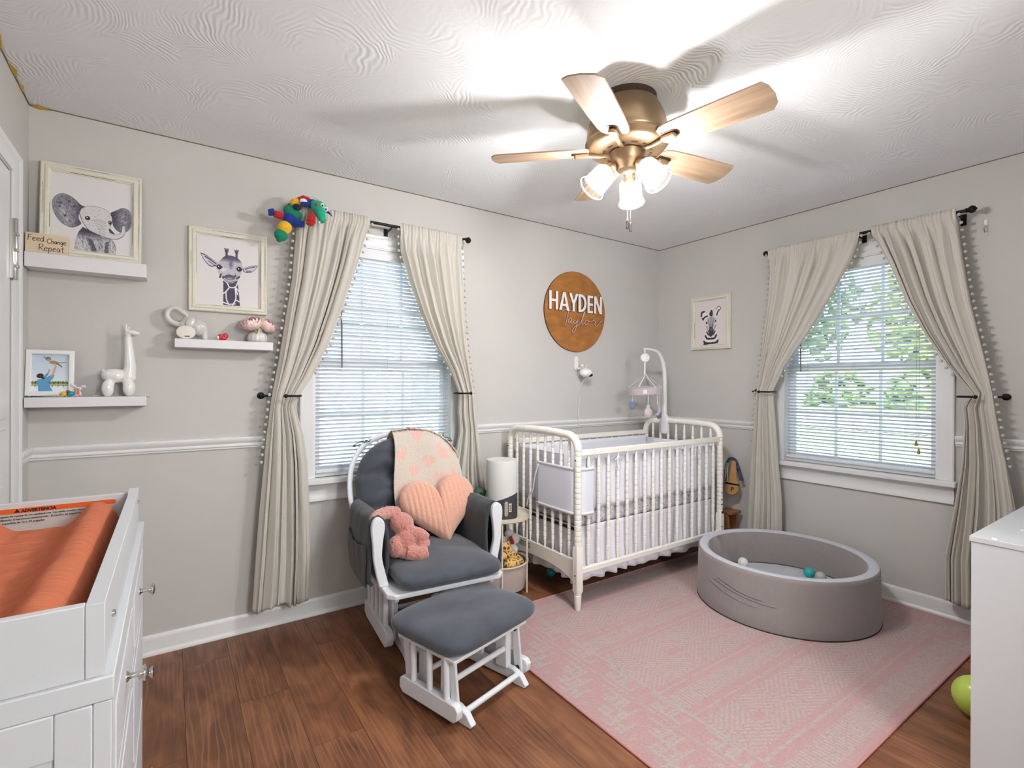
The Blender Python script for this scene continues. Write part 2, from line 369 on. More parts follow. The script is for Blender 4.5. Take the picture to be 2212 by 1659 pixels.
for i in range(23):
    x0 = XW + i*PW
    if x0 > -.001: break
    off = [0, .47, .86, .22, .64, 1.05, .35][i % 7]
    y = -off
    ys = [0] + [-(off + k*PL) for k in range(4)]
    y1 = 0
    cuts = [c for c in ys[1:] if c < -.01]
    for c in cuts:
        y0 = max(c, YS)
        if y1 - y0 > .02:
            wd = min(PW, -x0)
            if abs(y1-y0-PL) < 1e-4 and wd == PW: inst('plank', plank_me, fl, (x0, y0, 0))
            else:
                MB().box(.0006, wd-.0006, .0006, y1-y0-.0006, -.012, 0).build('plank', wm, fl, loc=(x0, y0, 0))
        y1 = y0
        if y0 <= YS: break

# trims: profiles swept along the walls
def sweep(name, prof, path, m=WHITE):
    """prof: (out, z); path: list of (x, y, nx, ny) with mitred normals"""
    mb = MB(); mb.grid([[(x + nx*o, y + ny*o, z) for o, z in prof] for x, y, nx, ny in path])
    k = len(prof)
    mb.f.append(tuple(range(k))); mb.f.append(tuple((len(path)-1)*k + i for i in range(k))[::-1])
    return tag(mb.build(name, m, smooth=30), kind='structure')
BASE = [(0, 0), (.022, 0), (.022, .008), (.019, .014), (.0135, .019), (.012, .022), (.012, .072), (.010, .082), (.006, .09), (0, .092)]
RAIL = [(0, .94), (.006, .941), (.008, .944), (.008, .949), (.013, .953), (.014, .958), (.012, .966), (.018, .976), (.022, .984), (.022, .992), (.016, .998), (.004, 1.0), (0, 1.0)]
sweep('baseboard_north', BASE, [(XW, 0, 1, -1), (0, 0, -1, -1)])
sweep('baseboard_east', BASE, [(0, 0, -1, -1), (0, YS, -1, 1)])
sweep('baseboard_south', BASE, [(0, YS, -1, 1), (-1.75, YS, 0, 1)])
sweep('baseboard_west', BASE, [(XW, -.198, 1, 0), (XW, 0, 1, -1)])
sweep('trim_5', RAIL, [(XW, 0, 1, -1), (-2.95, 0, 0, -1)])
sweep('trim_6', RAIL, [(-1.945, 0, 0, -1), (0, 0, -1, -1)])
sweep('trim_7', RAIL, [(0, 0, -1, -1), (0, -.995, -1, 0)])
sweep('trim_8', RAIL, [(0, -2.0, -1, 0), (0, YS, -1, 1)])
sweep('trim_9', RAIL, [(XW, -.198, 1, 0), (XW, 0, 1, -1)])

# door in the west wall with casing and hinge
dr = empty('door_1', (XW, -.7, 0), kind='structure')
mb = MB(); mb.box(-.035, .0, -.417, .405, .01, 2.055)
mb.build('door_slab', WHITE, dr, bevel=.002)
for z0, z1 in ((.2, .95), (1.1, 1.95)):
    for y0, y1 in ((-.33, -.04), (.04, .33)):
        mb = MB(); mb.box(-.001, .006, y0, y1, z0, z1); mb.box(-.001, .012, y0+.04, y1-.04, z0+.04, z1-.04)
        mb.build('door_panel', WHITE, dr, bevel=.004)
CASE = [(0, 0), (0, .016), (.006, .019), (.014, .016), (.02, .012), (.05, .011), (.062, .007), (.07, .004), (.07, 0)]  # (away from outer edge, proud)
def casing_mesh(segs):
    """segs: list of corner pairs for a mitred casing, outer path points (a,z) and inward directions"""
    mb = MB(); mb.grid([[(a + da*t, -h, z + dz*t) for t, h in CASE] for a, z, da, dz in segs]); k = len(CASE)
    mb.f.append(tuple(range(k))); mb.f.append(tuple((len(segs)-1)*k+i for i in range(k))[::-1]); return mb
# door casing is a mitred sweep turned onto the west wall (local x = along wall to the south)
c = casing_mesh([(-.502, 0, 1, 0), (-.502, 2.14, 1, -1), (.495, 2.14, -1, -1), (.495, 0, -1, 0)])
vs = [(-y, -x, z) for x, y, z in c.v]; c2 = MB(); c2.v = vs; c2.f = c.f
c2.build('door_casing', WHITE, dr, smooth=30)
mb = MB(); mb.box(-.05, .0, .405, .412, 0, 2.062); mb.box(-.05, 0, -.424, -.417, 0, 2.062); mb.build('door_jamb', WHITE, dr)
mb = MB(); mb.box(.0, .012, .395, .428, 1.66, 1.88); mb.tube([(.014, .41, 1.655), (.014, .41, 1.885)], .008, 10)
for z in (1.70, 1.76, 1.82): mb.box(.006, .0235, .4, .42, z, z+.012)
tag(mb.build('hinge', CHROME, dr, bevel=.001), 'polished nickel door hinge')

# ================================================================== WINDOWS
GLASS = bpy.data.materials.new('window_glass'); GLASS.use_nodes = True; n = GLASS.node_tree.nodes; L = GLASS.node_tree.links
for q in list(n): n.remove(q)
o_ = n.new('ShaderNodeOutputMaterial'); t_ = n.new('ShaderNodeBsdfTransparent'); g_ = n.new('ShaderNodeBsdfGlossy'); g_.inputs['Roughness'].default_value = .02
f_ = n.new('ShaderNodeFresnel'); f_.inputs[0].default_value = 1.45; mx_ = n.new('ShaderNodeMixShader'); t_.inputs[0].default_value = (.93, .96, .95, 1)
L.new(f_.outputs[0], mx_.inputs[0]); L.new(t_.outputs[0], mx_.inputs[1]); L.new(g_.outputs[0], mx_.inputs[2]); L.new(mx_.outputs[0], o_.inputs[0])
VINYL = mat('white_vinyl', (235, 237, 238), .3)
def window(name, loc, rz):
    root = empty(name, loc, rz, kind='structure'); W = .43; Z0, Z1 = .75, 2.075
    mb = MB()  # reveal jambs
    mb.box(-W, -W+.014, 0, .13, Z0, Z1); mb.box(W-.014, W, 0, .13, Z0, Z1); mb.box(-W, W, 0, .13, Z1-.014, Z1); mb.box(-W, W, .02, .13, Z0, Z0+.012)
    mb.build('window_jamb', WHITE, root)
    casing_mesh([(-W-.07, Z0, 1, 0), (-W-.07, Z1+.066, 1, -1), (W+.07, Z1+.066, -1, -1), (W+.07, Z0, -1, 0)]).build('window_casing', WHITE, root, smooth=30)
    mb = MB().box(-W-.085, W+.085, -.052, .03, Z0-.032, Z0); mb.build('window_sill', WHITE, root, bevel=.006)
    mb = MB(); pf = [(0, .718), (-.026, .718), (-.02, .700), (-.014, .690), (-.013, .655), (-.016, .648), (-.018, .625), (0, .622)]
    mb.grid([[(x, y, z) for y, z in pf] for x in (-W-.07, W+.07)]); k = len(pf); mb.f += [tuple(range(k)), tuple(k+i for i in range(k))[::-1]]
    mb.build('window_apron', WHITE, root, smooth=30)
    for nm, y, z0, z1 in (('upper_sash', .105, 1.37, Z1-.014), ('lower_sash', .075, Z0+.012, 1.40)):
        a, bq = -W+.014, W-.014; mb = MB(); s = .042
        mb.box(a, a+s, y, y+.026, z0, z1); mb.box(bq-s, bq, y, y+.026, z0, z1); mb.box(a+s, bq-s, y, y+.026, z1-s*.8, z1); mb.box(a+s, bq-s, y, y+.026, z0, z0+s)
        sh = mb.build(nm, VINYL, root, bevel=.003)
        mm = MB(); x0, x1 = a+s, bq-s; zz0, zz1 = z0+s, z1-s*.8
        for i in (1, 2):
            xm = x0 + (x1-x0)*i/3; mm.box(xm-.009, xm+.009, y+.008, y+.018, zz0, zz1)
        zm = (zz0+zz1)/2; mm.box(x0, x1, y+.0085, y+.0175, zm-.009, zm+.009)
        mm.build('muntin', VINYL, sh)
        MB().box(x0, x1, y+.0125, y+.0145, zz0, zz1).build('pane', GLASS, sh)
    return root
w1 = window('window_1', (-2.4475, 0, 0), 0)
w2 = window('window_2', (0, -1.4975, 0), -PI/2)

def blind(label, parentloc, rz, tilt, wand_x, cord_x):
    root = empty('venetian_blind', parentloc, rz, label, 'blind'); W = .41
    mb = MB().box(-W, W, .008, .048, 2.025, 2.06); mb.build('headrail', BLINDM, root, bevel=.003)
    mb = MB().box(-W-.003, W+.003, .0, .0065, 2.0, 2.06); mb.build('valance', BLINDM, root, bevel=.002)
    # one curved slat, shared
    sl = MB(); pr = []
    for k in range(7):
        t = k/6*2-1; pr.append((t*.0125, .0022*(1-t*t)))
    sl.grid([[(x, y, z) for y, z in pr] for x in (-W, W)]); me = sl.mesh('slat', BLINDM, smooth=180)
    zb, zt, k = .80, 1.998, 0; N = 56
    for k in range(N):
        z = zb + (zt-zb)*k/(N-1)
        inst('slat', me, root, (0, .027, z), (math.radians(tilt + random.uniform(-2.5, 2.5)), 0, random.uniform(-.0015, .0015)))
    MB().box(-W, W, .015, .039, .771, .787).build('bottom_rail', BLINDM, root, bevel=.003)
    mb = MB()
    for x in (-.27, 0, .27):
        for y in (.0135, .0405): mb.tube([(x, y, .78), (x, y, 2.03)], .0007, 4)
    mb.build('ladder_cord', mat('ladder_cord', (190, 190, 188), .8), root)
    mb = MB(); mb.tube([(wand_x, -.004, 2.0), (wand_x+.004, -.006, 1.38)], .0035, 8); mb.tube([(wand_x+.004, -.006, 1.62), (wand_x+.006, -.007, 1.36)], .0045, 8); mb.build('tilt_wand', mat('clear_grey_plastic', (120, 122, 124), .3), root)
    mb = MB()
    for dx, z in ((0, .955), (.012, .91)): mb.tube([(cord_x+dx, -.003, 2.0), (cord_x+dx, -.006, z)], .0009, 5)
    mb.build('pull_cord', mat('cord_dark', (120, 116, 108), .8), root)
    for dx, z in ((0, .955), (.012, .91)): MB().lathe([(.002, .03), (.005, .026), (.0075, .004), (.008, 0)], 10, Matrix.Translation((cord_x+dx, -.006, z-.03))).build('cord_tassel', mat('brass_tassel', (150, 125, 60), .4, metal=.5), root, smooth=40)
    return root
blind('white slatted window blind behind the grey glider chair', (-2.4475, 0, 0), 0, -37, -.28, .36)
blind('white slatted window blind above the grey ball pit, brass cord tassels', (0, -1.4975, 0), -PI/2, -30, -.31, .33)

# ================================================================== OUTSIDE
LAWN = mat('lawn_grass', (128, 142, 84), .95, var=.3, vscale=3)
lw = MB().grid([[(x, y, z) for y in (-40, 60)] for x, z in ((-20, -.6), (3, -.6), (22, .4), (60, .8))]); tag(lw.build('lawn', LAWN), kind='structure')
ROAD = mat('pale_driveway', (140, 138, 146), .9, var=.08)
tag(MB().add([(13, -40, -.054), (17, -40, .157), (17, 60, .157), (13, 60, -.054)], [(0, 1, 2, 3)]).build('driveway', ROAD), kind='structure')
rr = random.Random(5)
leaf = mat('tree_foliage', (142, 164, 84), .9, var=.6, vscale=2.2, bump=1.0, bscale=5)
leafd = mat('tree_foliage_dark', (96, 120, 70), .9, var=.6, vscale=2.0, bump=1.0, bscale=5)
bark = mat('tree_bark', (84, 70, 58), .9)
def tree(x, y, h, r, m, label):
    t = empty('tree', (x, y, .35), 0, label, 'tree', 'trees beyond the east window')
    mb = MB().tube([(0, 0, 0), (.1, .05, h*.4), (0, 0, h*.75)], [.22, .16, .08], 8); mb.build('trunk', bark, t, smooth=180)
    mb = MB(); rad = rr
    for k in range(620):
        a = rad.uniform(0, 2*PI); u = rad.uniform(-.9, 1); q = math.sqrt(1-u*u); rrr = r*rad.uniform(.55, 1.0)
        c = Vector((math.cos(a)*q*rrr, math.sin(a)*q*rrr, h*.62 + u*rrr*.95))
        s = rad.uniform(.16, .40); Rm = Matrix.Rotation(rad.uniform(0, PI), 3, Vector((rad.uniform(-1,1), rad.uniform(-1,1), rad.uniform(-1,1))).normalized())
        mb.add([c + Rm @ Vector(p)*s for p in ((1,0,0), (0,1,0), (-1,0,0), (0,-1,0), (0,0,.5), (0,0,-.5))], [(0,1,4), (1,2,4), (2,3,4), (3,0,4), (1,0,5), (2,1,5), (3,2,5), (0,3,5)])
    mb.build('foliage', m, t)
for x, y, h, r, m in ((24, 4.2, 6.6, 3.0, leaf), (27, 12.4, 8.5, 3.6, leafd), (23.5, -1.9, 6.2, 2.8, leafd), (26.5, -8.5, 7.6, 3.5, leaf), (31, 20.5, 9.0, 3.9, leaf), (32, 1.6, 10, 4.0, leafd)):
    tree(x, y, h, r, m, 'leafy green tree beyond the lawn outside the window over the ball pit')
for k in range(9):
    sh_ = empty('shrub', (21.0 + .5*(k % 2), -9.0 + k*3.3, .32), 0, 'dark green shrub in the row beyond the driveway outside', 'shrub', 'shrubs beyond the driveway')
    mb = MB()
    for q in range(90):
        a = rr.uniform(0, 2*PI); u = rr.uniform(-.1, 1); d = math.sqrt(max(0, 1-u*u)); c = Vector((math.cos(a)*d*1.1, math.sin(a)*d*1.2, .1+u*1.5)); s_ = rr.uniform(.2, .38); Rm = Matrix.Rotation(rr.uniform(0, PI), 3, Vector((rr.uniform(-1, 1), rr.uniform(-1, 1), 1)).normalized())
        mb.add([c + Rm @ Vector(p)*s_ for p in ((1,0,0), (0,1,0), (-1,0,0), (0,-1,0), (0,0,.5), (0,0,-.5))], [(0,1,4), (1,2,4), (2,3,4), (3,0,4), (1,0,5), (2,1,5), (3,2,5), (0,3,5)])
    mb.build('foliage', leafd, sh_)
# neighbour's pale house to the north
nb = empty('neighbour_house', (3.2, 9, -.6), 0, 'pale sided house seen through the blind behind the glider chair', 'house')
SID = mat('pale_siding', (214, 216, 222), .8)
mb = MB().box(-7, 7, 0, 5, 0, 1.5); mb.build('wall', SID, nb)
mb = MB().box(-7, 7, .02, 5, 1.5, 3.4); mb.build('upper_wall', mat('blue_grey_siding', (150, 156, 168), .8), nb)
mb = MB()
for k in range(16): mb.box(-7, 7, -.012, 0, k*.2+.01, k*.2+.19)
mb.build('siding', SID, nb)
mb = MB().add([(-7.4, -.5, 3.3), (7.4, -.5, 3.3), (7.4, 2.5, 5), (-7.4, 2.5, 5), (-7.4, 5.5, 3.3), (7.4, 5.5, 3.3)], [(0,1,2,3), (3,2,5,4)]); mb.build('roof', mat('roof_shingle', (150, 146, 142), .9, var=.2), nb, solid=.1)
for x in (-4.4, -1.3, 2.0):
    f = MB().box(x-.5, x+.5, -.05, .0, 1.2, 2.5).build('window', VINYL, nb); MB().box(x-.43, x+.43, -.06, -.04, 1.27, 2.43).build('pane', mat('far_pane', (90, 100, 112), .15), f)

# ================================================================== CURTAINS
def curtain(name, root_loc, rz, zs_o, xs_o, zs_i, xs_i, zbot, label, nf=7, seed=1, flip=1, hem=.0, tie=1.21, swirl=0):
    """xs_o outer edge, xs_i inner edge in wall coordinates (x right, y into wall)"""
    root = empty(name, root_loc, rz, label, 'curtain')
    rs = random.Random(seed); ph = rs.uniform(0, 6); NR, NC = 110, 150; P = []
    wig = [rs.uniform(-.5, .5) for _ in range(4)]
    top = 2.205
    cuts = [0]
    for k in range(nf): cuts.append(cuts[-1] + rs.uniform(.55, 1.6))
    cuts = [c/cuts[-1] for c in cuts]; am_ = [rs.uniform(.55, 1.25) for _ in range(nf)]; sk_ = [rs.uniform(-.5, .5) for _ in range(nf)]
    def fold(s, z):
        s = min(max(s + .012*math.sin(z*3.1 + wig[0]*6 + s*5), 0), .9999)
        k = max(i for i in range(nf) if cuts[i] <= s); t = (s-cuts[k])/(cuts[k+1]-cuts[k]); t = t**(1+sk_[k]*.6)
        return am_[k]*(math.sin(PI*t)**.62) - .25 + .12*math.sin(4*PI*t + wig[1]*6 + z*2)
    for i in range(NR):
        z = top + (zbot - top) * i/(NR-1)
        zc = min(z, 2.17)
        o = interp(zc, zs_o, xs_o); q = interp(zc, zs_i, xs_i); wdt = abs(q-o); row = []
        head = max(0, min(1, (z-2.04)/.14)); low = max(0, min(1, (tie-z)/1.0))
        tq = math.exp(-((z-tie)/.10)**2)
        for j in range(NC):
            s = j/(NC-1)
            f = fold(s, z)
            ga = math.sin(2*PI*22*s + 2.5*math.sin(9*s+wig[3]*9) + wig[2]*5) * head
            amp = (.046 + .016*low) * (1-.75*head) * min(1.15, .45 + wdt*1.3) * (1-.25*tq)
            y = -.084 - f*amp - ga*.006 - .010*tq - .020*head
            if z > 2.13: y = min(y - .008, -.1125 - .005*(ga+1)/2)
            x = o + (q-o)*s + .006*math.sin(f*2.2+s*20)*(1-head)
            hemz = z - (.010*math.sin(f*3+s*9) if i == NR-1 else 0)
            row.append((x, min(-.064, y), hemz))
        P.append(row)
    # a low hem crease
    mb = MB().grid(P); ob = mb.build('panel', LINEN, root, smooth=180, solid=.0018)
    # pompom fringe along both vertical edges, joined
    pm = MB()
    for (j, z0) in ((0, .85), (NC-1, 1.30)):
        last = None; i = 2
        pts = [Vector(P[i][j]) for i in range(NR)]
        acc = 0
        for i in range(1, NR):
            acc += (pts[i]-pts[i-1]).length
            if acc > .029:
                acc = 0
                if pts[i].z < z0: break
                dx = (-.0125 if j == 0 else .0125) * (1 if (P[0][NC-1][0] > P[0][0][0]) else -1)
                pm.ell(pts[i] + Vector((dx, 0, 0)), .0085, 8, 6)
    tag(pm.build('pompom_trim', mat('pompom_yarn', (205, 201, 190), .95, bump=.5, bscale=900), root, smooth=180), kind='stuff')
    return root
rz0 = 0
curtain('curtain', (0,0,0), 0, [.13,.6,.96,1.196,1.385,1.575,1.817,2.17][0:8], [-3.183,-3.149,-3.118,-3.093,-3.059,-3.033,-2.999,-2.975],
        [.13,.363,.608,.854,1.0,1.147,1.218,1.303,1.478,1.671,1.935,2.176], [-2.917,-2.908,-2.913,-2.928,-2.949,-2.99,-2.965,-2.911,-2.821,-2.749,-2.661,-2.597],
        .125, 'beige curtain with pompom edge left of the window behind the glider chair', nf=6, seed=1)
curtain('curtain', (0,0,0), 0, [.13,.577,.669,.881,1.061,1.269,1.474,1.707,1.939,2.17], [-1.75,-1.823,-1.841,-1.873,-1.901,-1.929,-1.963,-1.988,-1.998,-2.012],
        [.13,.5,.723,.835,.978,1.095,1.211,1.355,1.521,1.711,1.895,2.051,2.173], [-2.10,-2.10,-2.082,-2.05,-2.018,-2.03,-2.025,-2.084,-2.195,-2.287,-2.361,-2.41,-2.422],
        .13, 'beige curtain with pompom edge right of the window behind the glider chair', nf=7, seed=2)
neg = lambda l: [-v for v in l]
curtain('curtain', (0,0,0), -PI/2, [.26,.712,1.044,1.307,1.631,1.885,2.18], neg([-.865,-.891,-.914,-.947,-.979,-1.011,-1.026]),
        [.13,.489,.737,1.052,1.227,1.40,1.607,1.828,2.037,2.178], neg([-1.108,-1.102,-1.079,-1.056,-1.046,-1.124,-1.272,-1.41,-1.526,-1.582]),
        .13, 'beige curtain tied back between the crib and the window over the ball pit', nf=6, seed=3)
curtain('curtain', (0,0,0), -PI/2, [.13,.666,.888,1.024,1.231,1.443,1.685,1.93,2.179], neg([-2.29,-2.248,-2.214,-2.189,-2.162,-2.127,-2.082,-2.05,-2.025]),
        [.13,.15,.361,.616,.865,1.06,1.156,1.23,1.376,1.558,1.747,1.972,2.187], neg([-1.972,-1.972,-1.973,-2.011,-2.042,-2.052,-2.045,-2.085,-1.98,-1.879,-1.795,-1.717,-1.635]),
        .125, 'beige curtain tied back beside the white dresser, rightmost in the room', nf=7, seed=4)

def rod(loc, rz, a, b, label):
    r = empty('curtain_rod', loc, rz, label, 'curtain rod')
    MB().tube([(a, -.1, 2.183), (b, -.1, 2.183)], .0085, 12).build('pole', BLACKM, r, smooth=60)
    for x, s in ((a, -1), (b, 1)):
        T = Matrix.Translation((x, -.1, 2.183)) @ Matrix.Rotation(s*PI/2, 4, 'Y')
        MB().lathe([(.009, 0), (.013, .004), (.009, .010), (.017, .018), (.020, .028), (.016, .038), (.006, .044), (.004, .047)], 14, T).build('finial', BLACKM, r, smooth=50)
    for x in (a+.03, (a+b)/2 + .02, b-.03):
        mb = MB(); mb.tube([(x, -.002, 2.165), (x, -.05, 2.167), (x, -.1, 2.172)], .005, 8); mb.box(x-.012, x+.012, -.004, 0, 2.13, 2.19); mb.build('bracket', BLACKM, r)
    return r
rod((0,0,0), 0, -2.985, -1.99, 'black curtain rod over the window behind the glider chair')
rod((0,0,0), -PI/2, 1.03, 2.06, 'black curtain rod over the window above the ball pit')
def holdback(loc, rz, xo, xi, z, label):
    h = empty('curtain_holdback', loc, rz, label, 'holdback'); s = 1 if xi > xo else -1
    pts = [(xo, -.001, z), (xo, -.045, z), (xo+s*.012, -.056, z), (xi-s*.01, -.056, z), (xi+s*.008, -.075, z), (xi+s*.012, -.105, z), (xi, -.148, z), (xi-s*.03, -.155, z), (xi-s*.065, -.15, z)]
    MB().tube(smooth_curve(pts, 40), .0052, 10).build('arm', BLACKM, h, smooth=180)
    MB().lathe([(.001, 0), (.018, .001), (.018, .005), (.006, .008)], 14, Matrix.Translation((xo, 0, z)) @ Matrix.Rotation(PI/2, 4, 'X')).build('wall_plate', BLACKM, h, smooth=40)
    MB().ell((xi-s*.068, -.15, z), .010).build('knob', BLACKM, h, smooth=180)
holdback((0,0,0), 0, -3.135, -2.972, 1.207, 'black curtain holdback on the wall beneath the flower shelf, by the window')
holdback((0,0,0), 0, -1.885, -2.035, 1.212, 'black curtain holdback between the glider window and the crib')
holdback((0,0,0), -PI/2, .885, 1.05, 1.222, 'black curtain holdback by the window edge nearest the crib')
holdback((0,0,0), -PI/2, 2.20, 2.045, 1.213, 'black curtain holdback above the right-hand white dresser')
hk = MB().tube([(-.004, -2.118, 2.11), (-.02, -2.118, 2.105), (-.028, -2.118, 2.085), (-.02, -2.118, 2.07), (-.012, -2.118, 2.08)], .0022, 7); hk.box(-.003, 0, -2.124, -2.112, 2.10, 2.14)
tag(hk.build('wall_hook', CHROME), 'small silver hook on the wall right of the black rod end', 'hook')

# ================================================================== WALL SHELVES AND FRAMES
SHELFM = mat('shelf_white_laminate', (226, 224, 226), .45)
def shelf(x0, x1, z0, z1, label):
    r = tag(MB().box(x0, x1, -.1, 0, z0, z1).build('floating_shelf', SHELFM, bevel=.0015), label, 'shelf')
shelf(-4.012, -3.612, 1.744, 1.804, 'white floating shelf holding the framed elephant print')
shelf(-3.507, -3.092, 1.438, 1.478, 'white floating shelf holding the peony vase and ceramic elephant')
shelf(-4.012, -3.612, 1.169, 1.211, 'white floating shelf holding the white giraffe figurine')
PAPER = mat('print_paper', (228, 224, 222), .7, attr=True)
CREAMF = mat('distressed_cream_frame', (226, 221, 205), .55, var=.05, vscale=60)
WORN = mat('worn_brown_edge', (104, 92, 74), .8)
def frame_prof(W, H, prof, m, parent, name='frame'):
    """prof (inset, proud) around a rectangle W x H, local x right, z up, y toward wall"""
    mb = MB(); P = []
    for sx, sz in ((-1, -1), (1, -1), (1, 1), (-1, 1)):
        P.append([(sx*(W/2-i), -p, sz*(H/2-i)) for i, p in prof])
    mb.grid(P, closeu=True); return mb.build(name, m, parent, smooth=25)
FPROF = [(0, 0), (0, .014), (.004, .019), (.008, .019), (.010, .015), (.013, .015), (.018, .020), (.027, .0215), (.031, .017), (.033, .012), (.036, .012), (.036, .006)]
def art_frame(loc, rz, tilt, W, H, cv, label, glass=True, prof=FPROF, m=CREAMF, worn=True, inset=.036):
    r = empty('picture_frame', loc, 0, label, 'picture', rot=(tilt, 0, rz))
    frame_prof(W, H, prof, m, r)
    MB().box(-W/2+.003, W/2-.003, -.004, 0, -H/2+.003, H/2-.003).build('backing', mat('backing_board', (120, 110, 98), .9), r)
    if worn:
        mb = MB(); rs = random.Random(int(W*1000)+int(loc[0]*100))
        for s in (-1, 1):
            for off, d in ((.009, .0165), (.032, .0148)):
                for k in range(2):
                    a = rs.uniform(-.6, .1); b = a + rs.uniform(.3, .8)
                    mb.box(s*(W/2-off)-.0006, s*(W/2-off)+.0006, -d-.001, -d+.002, H/2*a, H/2*min(b, .85))
                    a = rs.uniform(-.6, .1); b = a + rs.uniform(.3, .8)
                    mb.box(W/2*a, W/2*min(b, .85), -d-.001, -d+.002, s*(H/2-off)-.0006, s*(H/2-off)+.0006)
        tag(mb.build('worn_edge', WORN, r), 'brown wood showing through worn paint lines')
    w2, h2 = W-2*inset+.002, H-2*inset+.002
    cv.build('print', PAPER, w2, h2, lambda u, v: np.stack([(u-.5)*w2, np.full_like(u, -.0062), (.5-v)*h2], 1), r)
    return r

# --- elephant print
INK = (52, 50, 60)
def hatch(cv, mask, n, ang, col, wd=.0022, al=.5, ln=.05, seed=1):
    rs = random.Random(seed); pts = np.argwhere(mask > .4)
    if len(pts) == 0: return
    for _ in range(n):
        y, x = pts[rs.randrange(len(pts))]; u, v = x/cv.w, y/cv.h; a = ang + rs.uniform(-.25, .25); l = ln*rs.uniform(.4, 1)
        # local stroke raster
        k = int(l*cv.w); 
        for t in range(k):
            xx = int(x + math.cos(a)*t); yy = int(y + math.sin(a)*t)
            if 0 <= xx < cv.w and 0 <= yy < cv.h and mask[yy, xx] > .3:
                cv.a[yy, xx] = cv.a[yy, xx]*(1-al) + np.array(col)/255.*al
cv = Cv(250, 310, (222, 218, 216))
earL = [(.03, .52), (.02, .42), (.05, .34), (.12, .29), (.20, .29), (.28, .33), (.36, .40), (.41, .42), (.34, .50), (.33, .58), (.36, .64), (.30, .69), (.24, .71), (.15, .68), (.08, .62)]
earR = [(.72, .44), (.79, .40), (.86, .36), (.94, .37), (.985, .45), (.99, .55), (.96, .64), (.90, .68), (.82, .68), (.76, .62), (.74, .55)]
cv.spoly([(x-.008, y-.01) for x, y in earL], INK, .55); cv.spoly(earL, (150, 148, 158), 1, tex=.1)
cv.spoly([(x+.006, y-.012) for x, y in earR], INK, .55); cv.spoly(earR, (146, 144, 156), 1, tex=.1)
mk = lambda pts: cv.m_poly([(v.x, v.y) for v in smooth_curve([(x, y, 0) for x, y in pts+pts[:1]], 60)])
mL, mR = mk(earL), mk(earR)
cv.put(mL*np.clip((cv.X-.26)/.12, 0, 1), (44, 42, 54), .8); cv.put(mR*np.clip((.86-cv.X)/.12, 0, 1), (50, 48, 60), .7)
for ex, ey, er in ((.15, .52, .09), (.20, .62, .08), (.12, .44, .05), (.90, .55, .06), (.88, .46, .04)): cv.put(mL*cv.m_ell(ex, ey, er, er, .9)+mR*cv.m_ell(ex, ey, er, er, .9), (206, 202, 204), .8)
for ex, ey in ((.21, .37), (.28, .42), (.11, .40), (.10, .45), (.17, .56)): cv.ell(ex, ey, .022, .022, (66, 62, 74), .8, soft=.6)
hatch(cv, mL, 700, 1.0, INK, al=.45, seed=2); hatch(cv, mR, 500, 2.1, INK, al=.45, seed=3)
body = [(.28, 1.0), (.29, .86), (.33, .75), (.38, .68), (.48, .72), (.62, .78), (.74, .80), (.78, .84), (.80, .92), (.79, 1.0)]
mB = cv.m_poly(body + [(.79, 1.05), (.28, 1.05)]); cv.put(mB, (200, 198, 203), 1, tex=.08)
cv.put(mB*np.clip((.84-cv.Y)/.1, 0, 1), (48, 46, 58), .85); [cv.spoly([(.42+d, .82), (.49+d*.5, .84), (.535, .93), (.56, 1.04), (.50+d*.3, 1.04), (.475+d, .92)], (58, 56, 68), .33) for d in (-.012, 0, .012)]; [cv.spoly([(.66+d, .85), (.70, .84), (.695+d, .93), (.69, 1.04), (.645+d, 1.04), (.655, .93)], (58, 56, 68), .33) for d in (-.01, 0, .01)]; cv.put(mB*cv.m_ell(.60, .92, .06, .10, .9), (150, 148, 158), .6)
cv.put(mB*cv.m_ell(.37, .93, .07, .10, .8), (226, 222, 222), .8); cv.put(mB*cv.m_ell(.74, .95, .05, .09, .8), (216, 212, 212), .7)
hatch(cv, mB, 520, 1.5, INK, al=.45, seed=4)
head = [(.36, .44), (.42, .40), (.50, .385), (.60, .39), (.68, .42), (.73, .48), (.74, .56), (.72, .64), (.74, .68), (.80, .72), (.86, .68), (.87, .60), (.90, .59), (.915, .66), (.88, .74), (.80, .79), (.70, .79), (.62, .77), (.52, .74), (.44, .70), (.37, .60), (.34, .51)]
mH = mk(head); cv.put(mH, (212, 209, 210), 1, tex=.05); cv.curve(head[-8:], .005, INK, .7); cv.curve(head[:6], .004, (110, 106, 116), .8); cv.curve(head[6:16], .004, (90, 88, 98), .8)
hatch(cv, mH, 260, .3, (120, 118, 126), al=.35, ln=.04, seed=5)
for k in range(9): cv.curve([(.50+.012*k, .575+.022*k), (.585, .555+.022*k), (.66, .575+.024*k)], .003, (120, 116, 126), .7)
cv.ell(.435, .555, .032, .028, (40, 38, 46)); cv.ell(.43, .548, .009, .009, (240, 240, 240)); cv.ell(.715, .575, .022, .026, (44, 42, 50)); cv.ell(.712, .568, .006, .007, (240, 240, 240))
cv.poly([(.70, .68), (.71, .64), (.79, .715), (.77, .73), (.71, .71)], (56, 54, 66), .9); cv.poly([(.705, .64), (.73, .64), (.80, .715), (.78, .72)], (226, 224, 224))
eleph = cv
th = math.radians(9)
art_frame((-3.8045, -.031, 2.0065), 0, -math.radians(5), .343, .403, cv, 'cream framed baby elephant print on the upper left shelf')

